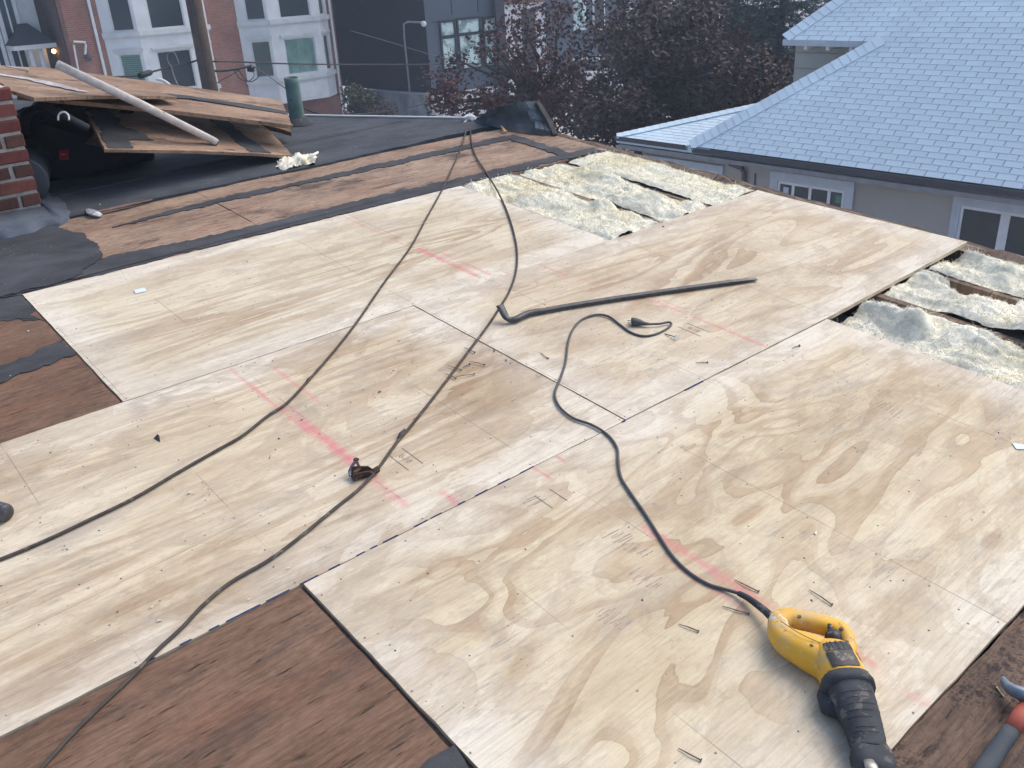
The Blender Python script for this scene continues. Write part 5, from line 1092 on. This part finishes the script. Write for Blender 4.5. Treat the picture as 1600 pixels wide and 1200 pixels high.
# buildings seen in glimpses through the tree
tw = thing('white_townhouse', 'white fronted house with a dark door glimpsed through the red tree', 'house', (onax(825, 60, 1, YD + .2).x, YD + 3, -5.3), 'world')
q = lambda x, y, d=0: onax(x, y, 1, YD - .30 + d)
w0, w1 = q(788, 40).x, q(860, 40).x
part('wall', MB().box((w0, YD - .30, -5.3), (w1, YD - .002, q(800, 7).z)), M['plinth'], tw); part('lintel', MB().box((w0 - .1, YD - .36, q(800, 7).z + .004), (w1 + .1, YD - .002, 3.5)), plain('brown_lintel', (.20, .11, .08), .8, .2), tw)
part('door', MB().box((q(815, 40).x, YD - .34, -5.3), (q(836, 40).x, YD - .303, q(820, 14).z)), plain('brown_door', (.05, .04, .042), .6, .3), tw)
part('pilaster', MB().box((q(853, 40).x, YD - .38, -5.3), (w1 + .25, YD - .305, 3.5)), M['slate'], tw); part('pilaster', MB().box((w0 - .55, YD - .38, -5.3), (w0 - .003, YD - .25, 3.5)), plain('dark_pilaster', (.045, .045, .055), .8, .2), tw)
gb = thing('slate_garage', 'slate blue clad building glimpsed right of the red tree trunk', 'building', (onax(950, 60, 1, YD).x, YD + 3, -5.3), 'world')
g0, g1 = w1 + .28, onax(1115, 40, 1, YD).x
part('wall', MB().box((g0, YD + .02, base_z), (g1, YD + 4, 5)), M['slate'], gb); part('plinth', MB().box((g0, YD - .2, -5.3), (g1, YD + 3.9, base_z - .004)), M['plinth'], gb)
for x in (905, 935, 985, 1045):
    a = onax(x, 25, 1, YD); wn = part('window', MB().box((a.x - .45, YD - .06, a.z - .7), (a.x + .45, YD + .018, a.z + .9)), M['white'], gb); part('pane', MB().box((a.x - .36, YD - .085, a.z - .6), (a.x + .36, YD - .062, a.z + .8)), M['aqua'] if x != 935 else M['pane'], wn)
    a = onax(x + 15, 92, 1, YD); part('board', MB().box((a.x - 1.2, YD - .03, a.z), (a.x + 1.2, YD + .018, a.z + .12)), M['stone2'], gb)
fc = thing('picket_fence', 'short pale picket fence glimpsed among the red leaves', 'fence', (onax(865, 110, 1, YD - 1).x, YD - 1, -5.3), 'world')
for i in range(9):
    a = onax(848 + i * 3.6, 108, 1, YD - 1); part('picket', MB().box((a.x - .035, YD - 1.02, -5.3), (a.x + .035, YD - 1.0, a.z + (.06 if i % 2 else 0))), plain('tan_picket', (.50, .42, .33), .8, .2) if i == 0 else bpy.data.materials['tan_picket'], fc)
wh = thing('distant_house', 'pale distant house showing in slivers behind the conifers', 'house', (50, 62, -5.3), 'world')
part('wall', MB().box((44, 52, -5.3), (75, 58, 6)), M['stone'], wh); part('roof', MB().hexa([(43, 51, 6), (76, 51, 6), (76, 59, 6), (43, 59, 6), (44, 54.5, 10), (75, 54.5, 10), (75, 55.5, 10), (44, 55.5, 10)]), M['slate'], wh)
# ================================================================ TREES
def leafmat(name, cols, rough=.7):
    g = G(name, rough, .25); geo = g.n('NewGeometry'); r_ = geo.outputs['Random Per Island']
    st = [(i / max(1, len(cols) - 1), c) for i, c in enumerate(cols)]; g.col(g.ramp(r_, st)); return g.m
M['plum'] = leafmat('plum_leaf', [(.065, .024, .024), (.10, .034, .034), (.12, .052, .040), (.055, .028, .030), (.13, .058, .050), (.062, .046, .034)])
M['olive'] = leafmat('brown_green_leaf', [(.065, .054, .040), (.085, .055, .046), (.050, .050, .040), (.10, .050, .042), (.042, .042, .042), (.12, .06, .05)])
M['needle'] = leafmat('blue_green_needle', [(.040, .070, .070), (.060, .095, .092), (.030, .050, .050), (.075, .115, .110)])
M['shrubg'] = leafmat('shrub_leaf', [(.040, .050, .026), (.060, .066, .034), (.030, .036, .024)])
M['bark'] = plain('grey_brown_bark', (.085, .070, .066), .9, .15, .4, 5, bump=.4)
def at(x, y, d): return CAM + ray(x, y) * d
def crown(ells, seed, size, per=26, sig=.16):
    r = random.Random(seed); mb = MB(); cl = []
    R3 = RW.transposed()
    for (x, y, d, rx, ry, rd, n) in ells:
        c = at(x, y, d); kx_, ky_ = rx * d / F, ry * d / F
        for _ in range(n):
            while True:
                q = Vector((r.uniform(-1, 1), r.uniform(-1, 1), r.uniform(-1, 1)))
                if q.length < 1: break
            cc = c + R3 @ Vector((q.x * kx_, q.y * ky_, q.z * rd)); cl.append(cc)
            for _ in range(per):
                p = cc + Vector((r.gauss(0, sig), r.gauss(0, sig), r.gauss(0, sig * .7))); t_ = Vector((r.gauss(0, 1), r.gauss(0, 1), r.gauss(-.3, .6))).normalized(); s_ = t_.cross(Vector((r.gauss(0, 1), r.gauss(0, 1), r.gauss(0, 1)))).normalized()
                L = size * r.uniform(.7, 1.3); w_ = L * .28
                mb.add([p, p + t_ * L * .45 + s_ * w_, p + t_ * L, p + t_ * L * .45 - s_ * w_], [(0, 1, 2, 3)])
    return mb, cl
def limbs(base, fork, cl, n, seed, r0=.16):
    r = random.Random(seed); mb = MB(); mb.sweep([base, base.lerp(fork, .5) + Vector((r.uniform(-.1, .1), r.uniform(-.1, .1), 0)), fork], [r0 * 1.25, r0, r0 * .8], n=9, up=(0, 1, 0))
    for e in r.sample(cl, min(n, len(cl))):
        m1 = fork.lerp(e, .35) + Vector((r.gauss(0, .12), r.gauss(0, .12), .18)); m2 = fork.lerp(e, .7) + Vector((r.gauss(0, .12), r.gauss(0, .12), .12))
        mb.sweep(smooth_path([fork.lerp(base, r.uniform(0, .25)), m1, m2, e], 3), [r0 * .42 * (1 - i / 10.5) + .008 for i in range(10)], n=5, up=(.3, 1, .2))
    return mb
def tree(name, label, bx_, d, fk, ells, seed, size, mat, nl=26, per=26, sig=.16, r0=.16):
    b = at(*bx_, d); b.z = -5.3; f = at(*fk, d); t = thing(name, label, 'tree', b, 'world'); mb, cl = crown(ells, seed, size, per, sig)
    part('trunk', limbs(b, f, cl, nl, seed, r0), M['bark'], t, True); part('crown', mb, mat, t, kind=None); return t
tree('plum_tree', 'airy red leaved plum tree in front of the aqua windows and white plinth', (840, 200), 25, (835, 175),
     [(735, 166, 24, 72, 22, 1.0, 36), (698, 152, 24, 38, 16, .7, 16), (820, 150, 25, 70, 40, 1.6, 52), (752, 92, 25, 56, 26, 1.2, 17), (800, 85, 25, 40, 60, 1.4, 24), (860, 60, 25.5, 60, 66, 1.6, 44), (800, 20, 26, 40, 30, 1.2, 12), (690, 120, 25, 34, 18, .7, 9), (880, 130, 25, 55, 45, 1.5, 46), (905, 172, 24, 62, 34, 1.5, 80)], 1, .14, M['plum'], 40, 22, .17)
tree('plum_tree', 'dense dark plum tree between the airy plum and the shingled house', (1000, 230), 22, (1000, 170),
     [(995, 125, 22, 66, 80, 2.0, 150), (1068, 115, 22, 82, 90, 2.0, 230), (1040, 30, 23, 80, 55, 2.0, 60), (1130, 150, 21, 75, 48, 1.6, 200), (960, 190, 21, 70, 40, 1.5, 120), (1170, 130, 22, 55, 42, 1.5, 120), (940, 40, 23.5, 44, 55, 1.4, 28)], 2, .13, M['olive'], 50, 28, .17)
tree('plum_tree', 'reddish brown leaved tree standing behind the dense dark plum', (1060, 200), 28, (1060, 110),
     [(1060, 70, 28, 120, 70, 2.0, 170), (960, 70, 28, 50, 60, 2.0, 34), (1120, 120, 27, 90, 60, 2.0, 130)], 3, .16, M['plum'], 34, 24, .2)
def conifer(label, x, d, ytop, seed, rad, zb=-5.3, n_w=46):
    r = random.Random(seed); b = at(x, 120, d); top = at(x, ytop, d); b.z = zb; top = Vector((b.x, b.y, top.z)); t = thing('conifer', label, 'tree', b, 'world', group='blue green conifers behind the plum trees')
    part('trunk', MB().sweep([b, b.lerp(top, .5), top], [.20, .13, .02], n=8, up=(0, 1, 0)), M['bark'], t, True); mb = MB(); Hh = top.z - zb
    for i in range(n_w):
        f = (i + r.random() * .6) / n_w; z = zb + Hh * (.12 + .86 * f); L0 = rad * (1 - f) ** .8 + .15
        for k in range(7):
            a = r.uniform(0, 2 * PI); L = L0 * r.uniform(.65, 1.1); d_ = Vector((math.cos(a), math.sin(a), 0)); o = Vector((b.x, b.y, z)); m = max(4, int(L / .11))
            for j in range(m):
                s = (j + .6) / m; p = o + d_ * L * s + Vector((0, 0, -.32 * L * s * s + .08 * math.sin(s * 3)))
                for _ in range(9):
                    t_ = (d_ * r.uniform(.1, .9) + Vector((r.gauss(0, .55), r.gauss(0, .55), r.gauss(-.25, .3)))).normalized(); s_ = t_.cross(Vector((r.gauss(0, 1), r.gauss(0, 1), 1))).normalized(); q = r.uniform(.10, .22); w_ = .016
                    mb.add([p - s_ * w_, p + s_ * w_, p + t_ * q + s_ * w_ * .3, p + t_ * q - s_ * w_ * .3], [(0, 1, 2, 3)])
    part('crown', mb, M['needle'], t); return t
conifer('blue green conifer touching the upper eave of the shingled house', 1215, 27, -190, 5, 3.1)
conifer('blue green conifer second from the upper eave of the shingled house', 1145, 30, -260, 6, 3.2)
conifer('tall conifer behind, peeking over the shingled roof ridge', 1290, 36, -220, 7, 3.2)
tree('tall_tree', 'tall bare trunked tree rising out of the top edge behind the plums', (1085, 60), 34, (1080, -60), [(1085, 40, 34, 70, 60, 2.0, 60), (1180, 95, 33, 60, 70, 2, 120)], 9, .17, M['olive'], 16, 24, .22, .24)
tree('tall_tree', 'tall slender tree left of the bare trunked tree at the top edge', (1010, 60), 33, (1008, -60), [(1010, 40, 33, 60, 60, 2.0, 60)], 12, .17, M['olive'], 16, 24, .22, .20)
# shrubs at the foot of the black wall
def shrub(label, ells, seed, mat, size=.14):
    c = at(*ells[0][:3]); c.z = -5.3; t = thing('shrub', label, 'shrub', c, 'world'); mb, cl = crown(ells, seed, size, 30, .18)
    part('stems', limbs(c, at(ells[0][0], ells[0][1] + 5, ells[0][2]), cl, 8, seed, .05), M['bark'], t); part('foliage', mb, mat, t)
shrub('dull green shrub beside the right corner of the brick house', [(567, 162, 38, 24, 18, .8, 60), (552, 146, 39, 12, 12, .5, 16)], 21, M['shrubg'], .17)
shrub('sparse grey shrub at the foot of the pale concrete wall', [(602, 176, 37, 20, 7, .5, 18)], 22, M['olive'])
# ================================================================ POLE AND WIRES
up_ = at(329, 142, 17); a = Vector((up_.x, up_.y, -5.3)); b = Vector((up_.x, up_.y, 5.0))
pl = thing('utility_pole', 'brown wooden utility pole between the two stone bays', 'utility pole', a, 'world')
part('shaft', MB().sweep([a, b], [.16, .135], n=14, up=(0, 1, 0)), plain('pole_wood', (.105, .080, .065), .9, .2, .35, 4, bump=.4), pl, True)
part('ground_wire', MB().sweep([Vector((a.x - .10, a.y - .12, z)) for z in (-5, -1, .2, 1.2, 4.9)], .012, n=5, up=(0, 1, 0)), M['gutter'], pl)
WM = plain('black_wire', (.02, .021, .023), .6, .3)
def wire(label, pts, r=.012, mat=None): 
    p = [at(*q) for q in pts]; t = thing('overhead_cable', label, 'cable', p[0], 'world', group='overhead cables at the utility pole')
    part('wire', MB().sweep(smooth_path(p, 5), r, n=6, up=(.2, .3, 1)), mat or WM, t, True); return t
t = wire('thick cable from the pole down left past the slatted blind window', [(311, 93, 16.9), (290, 100, 16.5), (262, 106, 16), (238, 112, 15.5), (215, 118, 15), (185, 120, 14.5), (120, 122, 13.5)], .016)
part('splice_case', MB().sweep([at(215, 119, 15), at(219, 118.5, 15), at(234, 113.5, 15.4), at(238, 112, 15.5)], [.02, .05, .05, .02], n=8), WM, t, True)
wire('long level cable crossing from the pole to the aqua windows', [(334, 96, 17), (380, 97, 19), (430, 99, 21), (500, 100.5, 24), (580, 100.5, 28), (660, 100.5, 31), (770, 99, 34)], .018)
t = wire('looped black cable right of the pole', [(333, 111, 17), (352, 110, 17.3), (372, 107, 17.6), (392, 103, 18)], .026)
for k, lp in enumerate((((372, 107, 17.6), (380, 120, 17.6), (391, 128, 17.6), (404, 120, 17.6), (405, 110, 17.8), (396, 104, 18)), ((365, 109, 17.5), (374, 122, 17.5), (388, 127, 17.6), (397, 118, 17.8), (394, 108, 18)), ((338, 130, 17), (350, 123, 17.2), (364, 116, 17.4), (380, 104, 17.8)))):
    part('loop', MB().sweep(smooth_path([at(*p) for p in lp], 4), .009, n=5, up=(.2, .3, 1)), WM, t)
part('clamp', MB().sweep([at(387, 108, 18), at(397, 109, 18)], .05, n=6), WM, t)
wire('pale service wire running down from the cable clamp toward the vent stack', [(388, 98, 18), (396, 103, 17), (420, 119, 15), (440, 134, 12.5), (452, 142, 11)], .008, M['joist'])
wire('thin wire dropping from the thick cable in front of the dark bay window', [(268, 105, 16), (272, 120, 16), (281, 139, 16)], .010, M['steel'])
wire('curled wire loop above the thick cable in front of the dark bay window', [(268, 105, 16), (262, 95, 16), (262, 85, 16), (268, 81, 16), (274, 85, 16), (280, 100, 16)], .008, M['steel'])
wire('thin wire from the dark brick corner across the black wall', [(548, 48, 36), (610, 66, 36), (668, 84, 34), (700, 92, 33)], .012, M['steel'])
wire('low wire sagging over the far edge of the black roof', [(455, 160, 14), (500, 178, 14), (560, 178, 16), (630, 170, 20), (670, 160, 24)], .010)
t = thing('curved_pipe', 'small white curved pipe end poking over the board stack', 'pipe', at(268, 138, 9), 'world')
part('tube', MB().sweep(smooth_path([at(243, 124.5, 9), at(250, 124.5, 9), at(260, 129, 9), at(269, 138, 9), at(276, 152, 9)], 4), [.006, .010, .013, .015, .016] + [.016] * 12, n=9, up=(0, 1, 0)), M['white'], t, True)

# ================================================================ HAZE: closed box of even, thin air, added to imitate a lens veil
hm = bpy.data.materials.new('haze'); hm.use_nodes = True; ht = hm.node_tree; ht.nodes.remove(ht.nodes['Principled BSDF'])
pv = ht.nodes.new('ShaderNodeVolumePrincipled'); pv.inputs['Density'].default_value = HAZE; pv.inputs['Color'].default_value = (.66, .80, 1.0, 1); pv.inputs['Anisotropy'].default_value = .25
ht.links.new(pv.outputs[0], ht.nodes['Material Output'].inputs['Volume'])
solo('haze', MB().box((-405, -405, -6.6), (505, 505, 16)), hm, None, None, 'world', kind='stuff')
